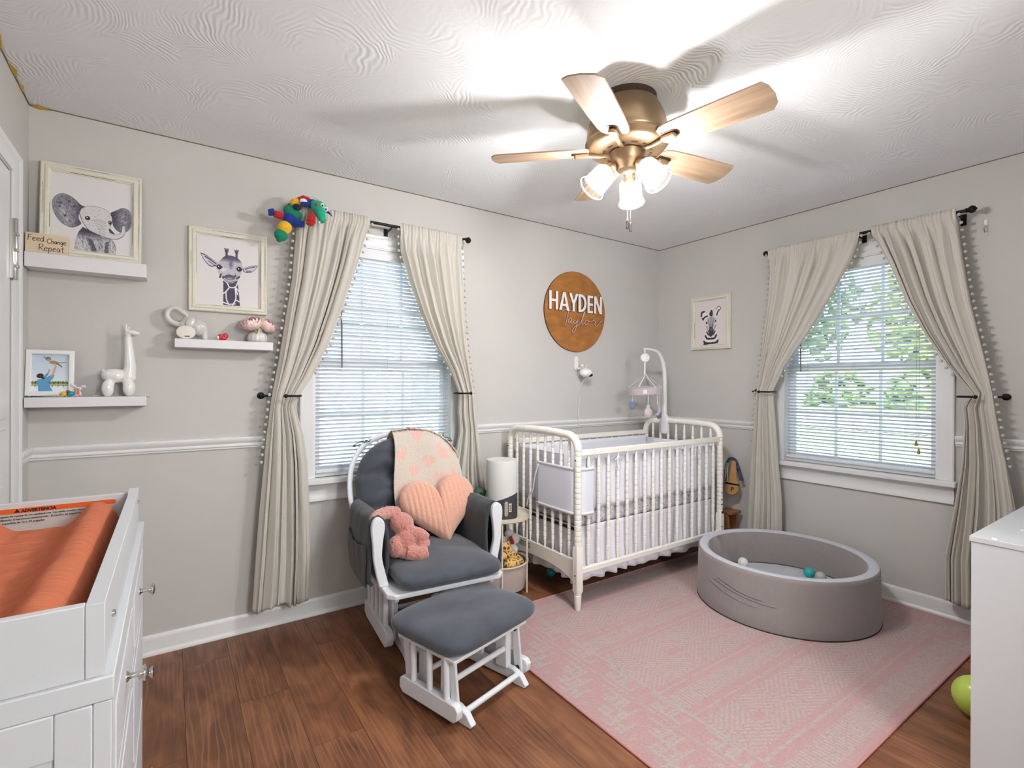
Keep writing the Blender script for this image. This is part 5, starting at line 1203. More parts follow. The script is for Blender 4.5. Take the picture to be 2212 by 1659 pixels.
p = hang(d_(-80), .10, .14, 0)
T = Matrix.Translation((p.x-.012, p.y, .098)); q = [(.034*math.cos(a), 0, .040*math.sin(a)) for a in [math.radians(80-190*k/12) for k in range(13)]]
MB().tube([T @ Vector(v_) for v_ in q], [.003, .006, .009, .011, .0125, .0135, .014, .0135, .0125, .011, .009, .006, .003], 10).build('plush_moon', LILP, mo, smooth=180)
p = hang(d_(-22), .115, .12, 0); blob('plush_star', [('e', (p.x, p.y, .066), (.020, .015, .032)), ('e', (p.x-.018, p.y, .050), (.012, .011, .012)), ('e', (p.x+.014, p.y, .040), (.010, .010, .016)), ('e', (p.x-.008, p.y, .034), (.010, .010, .014))], BLUEP, mo, voxel=.003, smooth_it=2)

# balls under the crib
TEAL = mat('teal_plastic_ball', (40, 172, 166), .35); PKB = mat('pink_plastic_ball', (196, 92, 112), .35); WHB = mat('white_plastic_ball', (232, 230, 232), .35); GYB = mat('grey_plastic_ball', (178, 174, 176), .35)
def ball(p, r, m, label, grp='plastic ball pit balls'):
    tag(MB().ell((0, 0, 0), r, 22, 14).build('play_ball', m, loc=p, smooth=180), label, 'ball', grp)
ball((-1.44, -.30, .030), .030, TEAL, 'teal plastic ball on the floor under the crib')
ball((-1.33, -.36, .030), .030, PKB, 'pink plastic ball on the floor under the crib')
ball((-1.37, -.27, .030), .030, GYB, 'grey plastic ball under the crib beside the teal ball')

# ================================================================== BALL PIT
pit = empty('ball_pit', (-.565, -1.365, 0), 0, 'round grey foam ball pit on the pink rug', 'ball pit')
Rp, tp, zp0, zp1 = .462, .056, .009, .300
def pit_ring(r, z, wob=0): return [(r*math.cos(a)*(1+wob*math.sin(9*a)), r*math.sin(a)*(1+wob*math.sin(9*a)), z) for a in [2*PI*k/120 for k in range(120)]]
mb = MB(); P = [pit_ring(Rp+.004, zp0), pit_ring(Rp+.007, zp0+.01), pit_ring(Rp+.006, .08), pit_ring(Rp+.002, .18), pit_ring(Rp, .275), pit_ring(Rp-.001, .291), pit_ring(Rp-.006, .2985)]
mb.grid(P, closev=True).build('outer_cover', POOLM, pit, smooth=180)
mb = MB(); mb.grid([pit_ring(Rp-.006, .2985), pit_ring(Rp-.012, zp1+.001), pit_ring(Rp-tp/2, zp1+.003), pit_ring(Rp-tp+.008, zp1), pit_ring(Rp-tp+.001, .292)], closev=True).build('top_rim', POOLT, pit, smooth=180)
P = []
for i in range(22):
    z = .292 - (.292-.092)*i/21; row = []
    for k in range(220):
        a = 2*PI*k/220; f = math.exp(-((a-1.75)/.75)**2) * math.sin(PI*min(1, i/21*.95+.05))
        fold = .016*f*math.sin(a*19 + i*.16) + .004*f*math.sin(a*11 + i*.2)
        r_ = Rp - tp + .001 - .010*math.sin(PI*i/21) - fold; row.append((r_*math.cos(a), r_*math.sin(a), z))
    P.append(row)
mb = MB().grid(P, closev=True); mb.build('inner_lining', POOLM, pit, smooth=180)
mb = MB(); P = []
for i in range(16):
    r_ = (Rp-tp)*(1-i/15*.98); P.append([(r_*math.cos(a), r_*math.sin(a), .088 + .016*math.sin(PI*i/15*.5) + .006*math.sin(a*3+i*.5)*(i > 1)) for a in [2*PI*k/90 for k in range(90)]])
mb.grid(P, closev=True); mb.f.append(tuple(15*90+k for k in range(90))); mb.build('floor_cushion', POOLT, pit, smooth=180)
MB().lathe([(Rp+.0055, .0085), (Rp+.0085, .0095), (Rp+.0085, .0125), (Rp+.0055, .014)], 96, cap=False).build('base_seam', mat('black_piping', (40, 36, 36), .8), pit, smooth=180)
mb = MB()
for z0, a0, a1 in ((.215, 2.86, 3.42), (.195, 2.80, 3.56), (.172, 2.72, 3.36)):
    pts = [((Rp+.0050)*math.cos(a), (Rp+.0050)*math.sin(a), z0 - .050*math.sin((a-a0)/(a1-a0)*PI*.5)) for a in [a0+(a1-a0)*k/24 for k in range(25)]]
    mb.tube(pts, [.0005]+[.0022]*23+[.0005], 6, flat=1)
mb.build('cover_wrinkle', POOLM, pit, smooth=180)
ball((-.499, -1.079, .136), .031, WHB, 'white ball in the pit, leftmost')
ball((-.335, -1.404, .136), .031, TEAL, 'teal ball inside the grey ball pit')
ball((-.334, -1.468, .134), .030, GYB, 'pale grey ball right beside the teal ball in the pit')

# ================================================================== GLIDER CHAIR
ch = empty('glider_chair', (-2.435, -.50, 0), math.radians(-5), 'white glider nursing chair with charcoal cushions facing the ottoman', 'chair')
def rbox(nm, x0, x1, y0, y1, z0, z1, m_=FURNW, bev=.006, par=ch, seg=3): return MB().box(x0, x1, y0, y1, z0, z1).build(nm, m_, par, bevel=bev, bseg=seg)
# seat board
mb = MB().prism([(-.285, -.315), (-.255, -.345), (.255, -.345), (.285, -.315), (.285, .22), (-.285, .22)], lambda a, b, d: (a, b, d), .335, .357); mb.build('seat_board', FURNW, ch, bevel=.004)
for sx in (-1, 1):
    rbox('seat_rail', sx*.235-.012, sx*.235+.012, -.30, .22, .305, .334)
    # hanging swing rail with spindles
    pts = [(-.16, .045), (-.19, .065), (-.20, .10), (-.19, .125), (-.16, .128), (.22, .128), (.24, .11), (.24, .06), (.20, .045)]
    mb = MB().prism(pts, lambda a, b, d: (d, a, b), sx*.235-.017, sx*.235+.017); mb.build('swing_rail', FURNW, ch, bevel=.004)
    for y in (-.12, -.04, .04, .12, .19): MB().tube([(sx*.235, y, .12), (sx*.235, y, .315)], .0125, 12).build('spindle', FURNW, ch, smooth=60)
    # fixed base: floor runner with upright and swing links
    pts = [(-.30, 0), (-.32, .03), (-.29, .055), (-.05, .085), (.05, .085), (.28, .055), (.32, .03), (.30, 0), (.24, .0), (.2, .015), (-.2, .015), (-.24, 0)]
    mb = MB().prism(pts, lambda a, b, d: (d, a, b), sx*.165-.015, sx*.165+.015); mb.build('floor_runner', FURNW, ch, bevel=.004)
    rbox('upright', sx*.165-.012, sx*.165+.012, -.045, .045, .08, .275)
    for y in (-.11, .13): mb = MB().tube([(sx*.202, y-.03, .07), (sx*.202, y+.02, .29)], .016, 10, flat=.5); mb.build('swing_link', FURNW, ch, smooth=50)
    # arm: curved front board
    pts = [(-.262, .357), (-.252, .43), (-.232, .50), (-.238, .575), (-.262, .625), (-.262, .655), (-.240, .675), (-.205, .668), (-.190, .640), (-.188, .60), (-.182, .54), (-.190, .46), (-.200, .40), (-.198, .357)]
    sil = smooth_curve([(sx*.268, .357, 0), (sx*.285, .42, 0), (sx*.300, .49, 0), (sx*.296, .56, 0), (sx*.288, .62, 0), (sx*.294, .655, 0), (sx*.318, .672, 0), (sx*.342, .655, 0), (sx*.348, .615, 0), (sx*.342, .55, 0), (sx*.338, .48, 0), (sx*.325, .41, 0), (sx*.312, .357, 0)], 40)
    mb = MB().prism([(v_.x, v_.y) for v_ in sil], lambda a, b, d: (a-sx*.018, d, b), -.232, -.205); mb.build('arm_front', FURNW, ch, bevel=.005)
    mb = MB().prism([(-.205, .612), (.25, .64), (.27, .63), (.27, .615), (-.205, .588)], lambda a, b, d: (d, a, b), sx*.285, sx*.325); mb.build('armrest', FURNW, ch, bevel=.005)
    mb = MB().tube([(sx*.283, .20, .35), (sx*.29, .235, .62)], .015, 10); mb.build('rear_arm_post', FURNW, ch, smooth=60)
    # padded arm cover with side pocket
    P = []
    for i in range(22):
        y = -.204 + .43*i/21; row = []
        for z_, o in ((.372, .262), (.44, .252), (.53, .252), (.60, .256), (.648, .268), (.668, .290), (.662, .310), (.635, .324), (.58, .328), (.50, .330), (.455, .332), (.42, .333), (.385, .330), (.362, .318)):
            bul = .006*math.sin(PI*i/21)*(1 if o > .3 else -1); dz = -.012*(i/21) if z_ > .55 else 0
            wr_ = .004*math.sin(i*1.1+z_*21)
            if z_ < .45 and o > .3: z_ = z_ - .020*math.sin(PI*i/21)
            row.append((sx*(o+bul+wr_*.6), y, z_+dz))
        P.append(row)
    mb = MB().grid(P); mb.build('arm_pad', GREYD, ch, smooth=180, solid=.016)
    # gathered pocket
    P = []
    for i in range(20):
        t = i/19; y = -.18 + .36*t; row = []
        for j in range(10):
            s = j/9; z = .535 - .022*math.sin(PI*t) - (.185 - .02*math.sin(PI*t))*s
            row.append((sx*(.341 + .014*math.sin(PI*t)*(1-.5*s) + .004*math.sin(t*22+s*3)*(1-s)), y, z))
        P.append(row)
    MB().grid(P).build('side_pocket', GREYD, ch, smooth=180, solid=.006)
for y, z in ((-.24, .04), (.24, .04), (0, .20)): MB().tube([(-.165, y, z), (.165, y, z)], .012, 12).build('cross_dowel', FURNW, ch, smooth=60)
# back frame: bent loop leaning back
def back_pt(x, h):   # h: height along the back 0..1 ; returns chair-local point on the back plane
    z = .38 + .60*h; y = .175 + .17*h; return Vector((x, y, z))
lp = smooth_curve([(-.235, 0), (-.285, .22), (-.318, .5), (-.295, .76), (-.20, .945), (0, 1.015), (.20, .945), (.295, .76), (.318, .5), (.285, .22), (.235, 0)][0:0] or [(-.235, 0, 0), (-.285, .22, 0), (-.318, .5, 0), (-.295, .76, 0), (-.20, .945, 0), (0, 1.015, 0), (.20, .945, 0), (.295, .76, 0), (.318, .5, 0), (.285, .22, 0), (.235, 0, 0)], 60)
MB().tube([back_pt(v_.x, v_.y) + Vector((0, .03, 0)) for v_ in lp], .020, 12, flat=.62).build('back_frame', FURNW, ch, smooth=180)
for x in (-.14, 0, .14): MB().tube([back_pt(x, .02)+Vector((0, .045, 0)), back_pt(x, .96)+Vector((0, .045, 0))], .014, 10).build('back_slat', FURNW, ch, smooth=60)
rbox('back_crosspiece', -.27, .27, .20, .235, .36, .40)
# tufted back cushion
def halfw(h):
    h = min(max(h, 0), 1.0); return float(np.interp(h, [0, .2, .45, .62, .76, .86, .93, .975, 1.0], [.225, .262, .293, .294, .27, .228, .172, .10, .0]))
P = []; TU = [(-.12, .36), (.12, .36), (-.13, .66), (.13, .66), (0, .51), (0, .82)]
for side in (1, -1):
    G = []
    for i in range(46):
        h = 1.0 - (1-i/45)**1.0; hh = .02 + .98*h; wv = halfw(h); row = []
        for j in range(46):
            s = (j/45-.5)*2; x = s*wv
            e = min((1-abs(s))*wv*9, (1-h)*7, h*9+.15); e = max(0, min(1, e)); puff = .058*math.sqrt(max(0, 1-(1-e)**2))
            if side == 1:
                for tx_, th_ in TU:
                    dx, dh = x-tx_, (h-th_)*.62; dd = dx*dx+dh*dh; puff -= .050*math.exp(-dd/.0020) + .026*math.exp(-(dh*dh)/.00035)*math.exp(-dx*dx/.020)
                puff = max(puff, .006*e)
            b_ = back_pt(x, hh*.99); nrm = Vector((0, -.96, .27))
            row.append(tuple(b_ + nrm*(puff*side if side == 1 else -puff*.35)))
        G.append(row)
    P.append(G)
mb = MB().grid(P[0]).grid(P[1]); mb.build('back_cushion', GREYV, ch, smooth=180)
for sx in (-1, 1):
    mb = MB()
    c = back_pt(sx*.215, .93) + Vector((0, .02, .0))
    for q in ([(0,0,0), (sx*.03,-.01,.012), (sx*.06,-.01,.004), (sx*.075,0,-.014), (sx*.05,0,-.006), (0,0,0)], [(0,0,0), (-sx*.02,0,.02), (-sx*.035,.01,.024)], [(0,0,0), (sx*.01,-.01,.018), (-sx*.012,-.012,.01)]):
        mb.tube(smooth_curve([c+Vector(v_) for v_ in q], 16), .0028, 6)
    mb.build('cushion_tie', GREYD, ch, smooth=180)
# seat cushion
P = []
def cushion(W, D, H, m_, par, loc=(0,0,0), wr=.004, crown=.02, pw=4.0, seed=0, nm='cushion', front_droop=0):
    N1 = 60; top = []; mb = MB(); rs_ = random.Random(seed); k1, k2, k3 = [rs_.uniform(0, 6) for _ in range(3)]
    for i in range(N1*2):
        ph = PI*(i/(N1*2-1) - .5)*1.0; c_, s_ = math.cos(ph), math.sin(ph); c_ = abs(c_)**(.35); s_ = math.copysign(abs(s_)**.8, s_)
        row = []
        for j in range(120):
            a = 2*PI*j/120; cx_, sx_ = math.cos(a), math.sin(a); e = (abs(cx_)**pw + abs(sx_)**pw)**(-1/pw)
            x, y = W/2*cx_*e*c_, D/2*sx_*e*c_
            q = (1-(x/(W/2))**2)*(1-(y/(D/2))**2)
            z = H/2*s_ + (crown*max(0, q)**.6 if s_ > 0 else 0) + (wr*math.sin(x*17+k1+2*math.sin(y*9))*math.sin(y*13+k2) if s_ > 0 else 0)
            z -= front_droop*max(0, (-y/(D/2)-.5))**2
            row.append((x, y, z))
        top.append(row)
    mb.grid(top, closev=True); return mb.build(nm, m_, par, smooth=180, loc=loc)
cushion(.505, .57, .082, GREYV, ch, (.018, -.10, .400), wr=.005, crown=.014, pw=8, seed=2, nm='seat_cushion', front_droop=.015)

# heart blanket over the back of the chair
hb = empty('heart_blanket', (-2.435, -.50, 0), math.radians(-5), 'cream fleece blanket with pink hearts draped over the chair back', 'blanket')
cv = Cv(150, 170, (226, 212, 198)); HP = (238, 196, 182)
def heart(cx_, cy_, s, rot):
    pts = []
    for k in range(40):
        t = 2*PI*k/40; hx = 16*math.sin(t)**3; hy = -(13*math.cos(t)-5*math.cos(2*t)-2*math.cos(3*t)-math.cos(4*t)); c_, s_ = math.cos(rot), math.sin(rot)
        pts.append((cx_+(hx*c_-hy*s_)*s/17, cy_+(hx*s_+hy*c_)*s/17/1.13))
    cv.poly(pts, HP, 1)
for hx, hy, hs, hr_ in ((.36, .17, .10, .1), (.10, .33, .09, -.3), (.52, .40, .10, -.1), (.30, .50, .095, .1), (.12, .68, .09, -.4), (.50, .74, .10, .2), (.72, .28, .10, .2), (.70, .56, .10, -.1), (.92, .44, .09, .3), (.58, .10, .08, .2), (.88, .70, .09, .1), (.30, .86, .09, .1), (.16, .08, .06, 0), (.90, .18, .08, 0)): heart(hx, hy, hs, hr_)
FLE = mat('fleece_hearts', (226, 212, 198), .95, attr=True, bump=1.2, bscale=260, sheen=.4, var=.10, vscale=300)
def blk(u_, v_):
    out = np.zeros((len(u_), 3))
    for k, (a, b_) in enumerate(zip(u_, v_)):
        x = -.100 + .375*a + .010*math.sin(b_*7)
        hv = 1.035 - b_*.80
        if b_ < .12:   # over the top, a bit behind
            t = b_/.12; back = back_pt(x, min(1.0, capz(x))); 
            p = back + Vector((0, .055*(1-t), .012 + .028*math.sin(PI*t*.5))) + Vector((0, -.06*t, 0))
            p.z -= .05*(1-t)**2
        else:
            t = (b_-.12)/.88; h = capz(x) - t*.80*capz(x)
            e = max(0, min(1, (capz(x)-h)*7)); p = back_pt(x, h) + Vector((0, -.96, .27))*(.064*math.sqrt(max(0, 1-(1-e)**2))+.010 + .006*math.sin(x*26+h*5)) ; p.z += .035*(1-e)
        out[k] = p
    return out
def capz(x):
    hs_ = np.linspace(.5, 1.0, 60); ws = [halfw(h) for h in hs_]
    ok = [h for h, w_ in zip(hs_, ws) if w_ >= abs(x)-.004]; return max(ok) if ok else .6
bo = cv.build('blanket', FLE, 1, 1, blk, hb); md = bo.modifiers.new('solid', 'SOLIDIFY'); md.thickness = .008; md.offset = 1
tx = bpy.data.textures.new('fleece', 'CLOUDS'); tx.noise_scale = .006; md = bo.modifiers.new('disp', 'DISPLACE'); md.texture = tx; md.strength = .004

# heart pillow, corded plush
hp = empty('heart_pillow', (-2.305, -.515, .400), math.radians(-5), 'peach corded plush heart pillow on the glider chair', 'pillow', rot=(math.radians(-22), math.radians(-5), math.radians(-4)))
P = []; NA, NRr = 220, 44
def hbnd(t):
    hx = 16*math.sin(t)**3; hy = 13*math.cos(t)-5*math.cos(2*t)-2*math.cos(3*t)-math.cos(4*t); return hx/16*.212, (hy+2.5)/14.5*.190
mb = MB()
for side in (-1, 1):
    G = []
    for i in range(NRr):
        r_ = i/(NRr-1); row = []
        for j in range(NA):
            x, z = hbnd(2*PI*j/NA); x, z = x*r_, z*r_
            th_ = .055*math.sqrt(max(0, 1-r_**2.6)); rib = .0065*abs(math.sin(x*PI/.0255))**.7 * min(1, (1-r_)*6)
            row.append((x, side*(th_+rib), z + .195))
        G.append(row)
    mb.grid(G, closev=True)
mb.build('cover', mat('peach_corduroy_plush', (226, 172, 148), .9, bump=.6, bscale=260, sheen=.5, var=.10, vscale=120), hp, smooth=180)

# fuzzy pink plush bunny slumped on the left arm
PKF = mat('dusty_rose_fur', (208, 136, 124), .95, bump=1.5, bscale=170, sheen=.7, var=.22, vscale=140)
bn = empty('plush_bunny', (-2.60, -.60, .445), math.radians(-5), 'fuzzy dusty pink plush bunny slumped over the left armrest', 'plush toy')
P = [('e', (-.005, .0, .155), (.062, .055, .052), (0, .4, 0)), ('e', (.010, -.02, .085), (.058, .055, .060)), ('e', (.025, -.03, .030), (.072, .060, .038)),
     ('t', [(-.02, .02, .20), (-.075, .0, .215), (-.13, -.04, .215), (-.155, -.075, .205)], [.034, .030, .028, .024]),
     ('t', [(.03, -.03, .115), (.075, -.045, .10), (.105, -.055, .078)], [.034, .032, .026]), ('e', (.085, -.05, .060), (.035, .035, .030)),
     ('t', [(.0, -.07, .035), (.06, -.085, .022), (.095, -.085, .026)], [.032, .034, .030]), ('e', (-.045, -.04, .06), (.036, .04, .05))]
blob('body', P, PKF, bn, voxel=.0045, smooth_it=3, disp=.010, dscale=.008)
MB().ell((.052, -.032, .165), .0045, 8, 6).build('eye', INKB, bn, smooth=180)

# ================================================================== OTTOMAN
ot = empty('glider_ottoman', (-2.500, -1.035, 0), math.radians(16), 'white gliding footstool with a charcoal cushion on dark floor', 'ottoman')
cushion(.545, .425, .078, GREYV, ot, (.030, .020, .286), wr=.004, crown=.016, pw=5.5, seed=5, nm='cushion')
MB().box(-.215, .215, -.165, .165, .238, .252).build('top_board', FURNW, ot, bevel=.003)
for sx in (-1, 1):
    pts = [(-.165, .028), (-.185, .045), (-.188, .075), (-.175, .092), (-.15, .094), (.13, .094), (.148, .082), (.150, .045), (.13, .028)]
    MB().prism(pts, lambda a, b, d: (d, a, b), sx*.205-.015, sx*.205+.015).build('swing_rail', FURNW, ot, bevel=.004)
    for y in (-.115, -.02, .075): MB().tube([(sx*.205, y, .088), (sx*.205, y+.004, .25)], .0125, 12).build('spindle', FURNW, ot, smooth=60)
    pts = [(-.205, 0), (-.215, .012), (-.185, .045), (-.14, .062), (.12, .062), (.175, .045), (.20, .012), (.195, 0), (.14, 0), (.11, .014), (-.11, .014), (-.15, 0)]
    MB().prism(pts, lambda a, b, d: (d, a, b), sx*.160-.013, sx*.160+.013).build('floor_runner', FURNW, ot, bevel=.004)
    MB().box(sx*.160-.022, sx*.160+.010, -.115, -.055, .055, .245).build('upright', FURNW, ot, bevel=.003)
    MB().box(sx*.160-.010, sx*.160+.010, .04, .09, .055, .20).build('upright', FURNW, ot, bevel=.003)
    for y in (-.145, .12):
        a, b_ = Vector((sx*.186, y-.01, .055)), Vector((sx*.186, y+.012, .225))
        mb = MB(); mb.prism([(-.018, -.02), (.018, -.02), (.020, 0), (.020, .17), (.018, .19), (-.018, .19), (-.020, .17), (-.020, 0)], lambda p, q_, d: (d, y + p + q_*.12, .052+q_), sx*.186-.006, sx*.186+.006); mb.build('swing_link', FURNW, ot, bevel=.003)
        for zz, yy in ((.055, y), (.215, y+.018)):
            MB().lathe([(.010, 0), (.010, .004), (.004, .006), (.001, .006)], 14, Matrix.Translation((sx*.186 - sx*.006, yy, zz)) @ Matrix.Rotation(-sx*PI/2, 4, 'Y')).build('bolt', mat('black_bolt', (40, 40, 42), .4, metal=.7), ot, smooth=40)
MB().tube([(-.150, -.165, .042), (.150, -.165, .042)], .0115, 12).build('cross_dowel', FURNW, ot, smooth=60)
MB().tube([(-.150, -.10, .135), (.150, -.10, .135)], .0115, 12).build('cross_dowel', FURNW, ot, smooth=60)
MB().tube([(-.150, .15, .042), (.150, .15, .042)], .0115, 12).build('cross_dowel', FURNW, ot, smooth=60)

# ================================================================== SIDE TABLE, LAMP, BASKET, PLUSHES
TX, TY = -1.862, -.335
IV = mat('ivory_powder_coat', (222, 212, 192), .4)
st = empty('side_table', (TX, TY, 0), 0, 'round cream metal tray side table between chair and crib', 'side table')
MB().lathe([(.002, .470), (.168, .470), (.172, .474), (.174, .492), (.177, .493), (.176, .470), (.170, .464), (.002, .464)], 56, cap=False).build('tray_top', IV, st, smooth=40)
for a in (-30, 60, 150, 240):
    a = math.radians(a); MB().tube([(.160*math.cos(a), .160*math.sin(a), 0), (.160*math.cos(a), .160*math.sin(a), .468)], .006, 8).build('leg', IV, st, smooth=60)
MB().tube([(.166*math.cos(a), .166*math.sin(a), .205) for a in [2*PI*k/48 for k in range(49)]], .0045, 8).build('basket_ring', IV, st, smooth=180)
FELT = mat('taupe_felt', (186, 172, 164), .95, bump=.6, bscale=300, var=.06, vscale=60)
bk = tag(MB().lathe([(.130, .045), (.145, .05), (.157, .12), (.160, .205), (.157, .207), (.153, .205), (.150, .12), (.138, .058), (.001, .054)], 48, cap=False).build('felt_basket', FELT, loc=(TX, TY, 0), smooth=50), 'taupe felt basket of toys under the round cream table', 'basket')
bk.data.transform(Matrix.Identity(4))
hm = empty('humidifier', (TX-.002, TY-.015, .4705), 0, 'white and charcoal cylinder humidifier standing on the cream side table', 'humidifier')
Rh = .094; Hh_ = .345; WHP = mat('matte_white_shell', (216, 217, 212), .5, bump=.03, bscale=900); CHP = mat('matte_charcoal_shell', (62, 63, 66), .55)
def cutz(a): return .105 - .052*math.cos(a - math.radians(105)) - .006
ang = [2*PI*k/72 for k in range(72)]
# wave line where white meets charcoal: low on the left of view, high on the right
def zc(a): return .122 + .030*math.cos(a + math.radians(34))
mb = MB().grid([[(Rh*math.cos(a), Rh*math.sin(a), 0) for a in ang], [(Rh*math.cos(a), Rh*math.sin(a), .003) for a in ang], [(Rh*math.cos(a), Rh*math.sin(a), zc(a)) for a in ang]], closev=True); mb.f.append(tuple(range(72))); mb.build('base', CHP, hm, smooth=50)
mb = MB().grid([[(Rh*1.003*math.cos(a), Rh*1.003*math.sin(a), zc(a)) for a in ang], [(Rh*1.003*math.cos(a), Rh*1.003*math.sin(a), Hh_-.006) for a in ang], [(Rh*.985*math.cos(a), Rh*.985*math.sin(a), Hh_) for a in ang]], closev=True); mb.f.append(tuple(144+k for k in range(72))); mb.build('shell', WHP, hm, smooth=50)
Tv = Matrix.Rotation(math.radians(-55.6-90+14+0), 4, 'Z')  # towards the viewer side
def on_cyl(a0, z0, w_, h_, m_, nm, rnd=0, pr=.001):
    a_ = [a0 + (w_/Rh)*(k/8-.5) for k in range(9)]; mb = MB(); G = []
    for k, a in enumerate(a_):
        dz = rnd*(1-math.sqrt(max(0, 1-((k/8-.5)*2)**2))); G.append([((Rh+pr)*math.cos(a), (Rh+pr)*math.sin(a), z) for z in (z0+dz, z0+h_-dz)])
    return mb.grid(G).build(nm, m_, hm, solid=.001)
va_ = math.atan2(-2.88+.335, -3.52+1.862)
on_cyl(va_+.28, .022, .021, .088, mat('panel_taupe', (176, 160, 146), .5), 'control_panel', .010)
on_cyl(va_+.55, .046, .018, .050, mat('sticker_white', (226, 226, 226), .6), 'sticker')
for k in range(6): on_cyl(va_+.55, .052+k*.0065, .010, .003 if k % 2 else .0045, mat('sticker_print', (60, 60, 60), .6), 'sticker_print', 0, .002)
on_cyl(va_+.28, .097, .010, .009, mat('panel_button', (222, 190, 178), .4), 'button', .004, .002)
# plush giraffe and white plushes in the basket
GI = mat('giraffe_plush_spots', (222, 176, 96), .9, bump=.5, bscale=250, sheen=.3); n = GI.node_tree.nodes; L = GI.node_tree.links
tc = n.new('ShaderNodeTexCoord'); vo = n.new('ShaderNodeTexVoronoi'); vo.feature = 'DISTANCE_TO_EDGE'; vo.inputs['Scale'].default_value = 42; L.new(tc.outputs['Object'], vo.inputs['Vector'])
cr = n.new('ShaderNodeValToRGB'); cr.color_ramp.elements[0].position = .14; cr.color_ramp.elements[0].color = (*C3((232, 186, 104)), 1); cr.color_ramp.elements[1].position = .2; cr.color_ramp.elements[1].color = (*C3((104, 58, 30)), 1); L.new(vo.outputs['Distance'], cr.inputs[0]); L.new(cr.outputs[0], n['Principled BSDF'].inputs['Base Color'])
gp = empty('plush_giraffe', (TX+.01, TY-.065, .18), 0, 'spotted plush giraffe lying in the felt basket', 'plush toy')
blob('body', [('e', (.05, .0, .03), (.065, .05, .035), (0, .5, 0)), ('t', [(.02, -.01, .06), (-.02, -.03, .09), (-.035, -.03, .13)], [.04, .032, .028]), ('e', (-.045, -.035, .135), (.028, .025, .026)), ('e', (.0, -.04, .03), (.06, .04, .03)), ('e', (-.015, -.02, .155), (.012, .008, .013))], GI, gp, voxel=.005, smooth_it=2)
blob('muzzle', [('e', (-.078, -.055, .095), (.034, .026, .022), (0, .4, 0))], mat('plush_tan', (228, 184, 130), .9, bump=.5, bscale=250), gp, voxel=.004)
WPL = mat('plush_off_white', (214, 208, 206), .95, bump=.7, bscale=200, sheen=.4)
wpu = empty('plush_puppy', (TX+.045, TY+.005, .22), 0, 'white and grey plush toy with red collar in the felt basket', 'plush toy')
blob('body', [('e', (-.04, .02, .08), (.05, .045, .05)), ('e', (.055, -.01, .095), (.032, .03, .034)), ('e', (.02, -.04, .045), (.033, .03, .032)), ('e', (.04, .03, .12), (.03, .03, .025)), ('e', (.0, .03, .04), (.07, .06, .06))], WPL, wpu, voxel=.005, smooth_it=2)
MB().tube([(.005, -.035, .12), (.020, -.040, .09), (.024, -.035, .06)], .010, 8).build('red_scarf', PR, wpu, smooth=180)
# small plush standing on the tray behind the lamp
gpl = empty('plush_doll', (-1.950, -.236, .4705), 0, 'dark green and brown plush doll behind the humidifier', 'plush toy')
blob('body', [('e', (0, 0, .045), (.036, .034, .045)), ('e', (0, 0, .075), (.034, .032, .035))], mat('plush_dark_brown', (70, 62, 52), .95, bump=.7, bscale=160), gpl, voxel=.004, smooth_it=2)
blob('head', [('e', (0, 0, .135), (.042, .036, .030))], mat('plush_forest_green', (66, 104, 84), .95, bump=.4, bscale=200), gpl, voxel=.004, smooth_it=2)
MB().ell((-.012, -.034, .137), (.010, .006, .008)).build('eye', INKB, gpl, smooth=180)

# ================================================================== WHITE DRESSER, RIGHT
rd = empty('dresser', (-1.445, -2.395, 0), 0, 'tall plain white dresser at the right edge, seen from its side', 'dresser')
MB().box(0, 1.15, -.50, 0, .783, .80).build('top_panel', LAMW, rd, bevel=.0012)
MB().box(.003, .021, -.495, -.004, .0, .783).build('side_panel', LAMW, rd, bevel=.001)
MB().box(1.129, 1.147, -.495, -.004, .0, .783).build('side_panel', LAMW, rd, bevel=.001)
MB().box(.021, 1.129, -.495, -.488, .03, .783).build('back_panel', LAMW, rd)
MB().box(.021, 1.129, -.49, -.03, .02, .04).build('bottom_panel', LAMW, rd)
for k in range(3):
    for x0 in (.023, .577):
        d = MB().box(x0, x0+.55, -.022, -.004, .045+k*.245, .045+k*.245+.24).build('drawer', LAMW, rd, bevel=.002)
        MB().lathe([(.006, 0), (.005, .014), (.013, .02), (.012, .024), (.001, .026)], 14, Matrix.Translation((x0+.275, -.004, .165+k*.245)) @ Matrix.Rotation(-PI/2, 4, 'X')).build('knob', CHROME, d, smooth=40)
CAPW = mat('clear_plastic_peg', (232, 232, 232), .2)
for x, y in ((.012, -.055), (.215, -.085)):
    tag(MB().lathe([(.009, 0), (.009, .003), (.004, .005), (.001, .005)], 16, sx=1.2).build('screw_cap', CAPW, rd, loc=(x, y, .80), smooth=40), kind=None)
tag(MB().ell((0, 0, 0), .077, 28, 18).build('play_ball', mat('pearly_lime_rubber', (186, 208, 84), .25, coat=.4), loc=(-.97, -2.31, .0775), smooth=180), 'large lime green rubber ball behind the right dresser', 'ball')

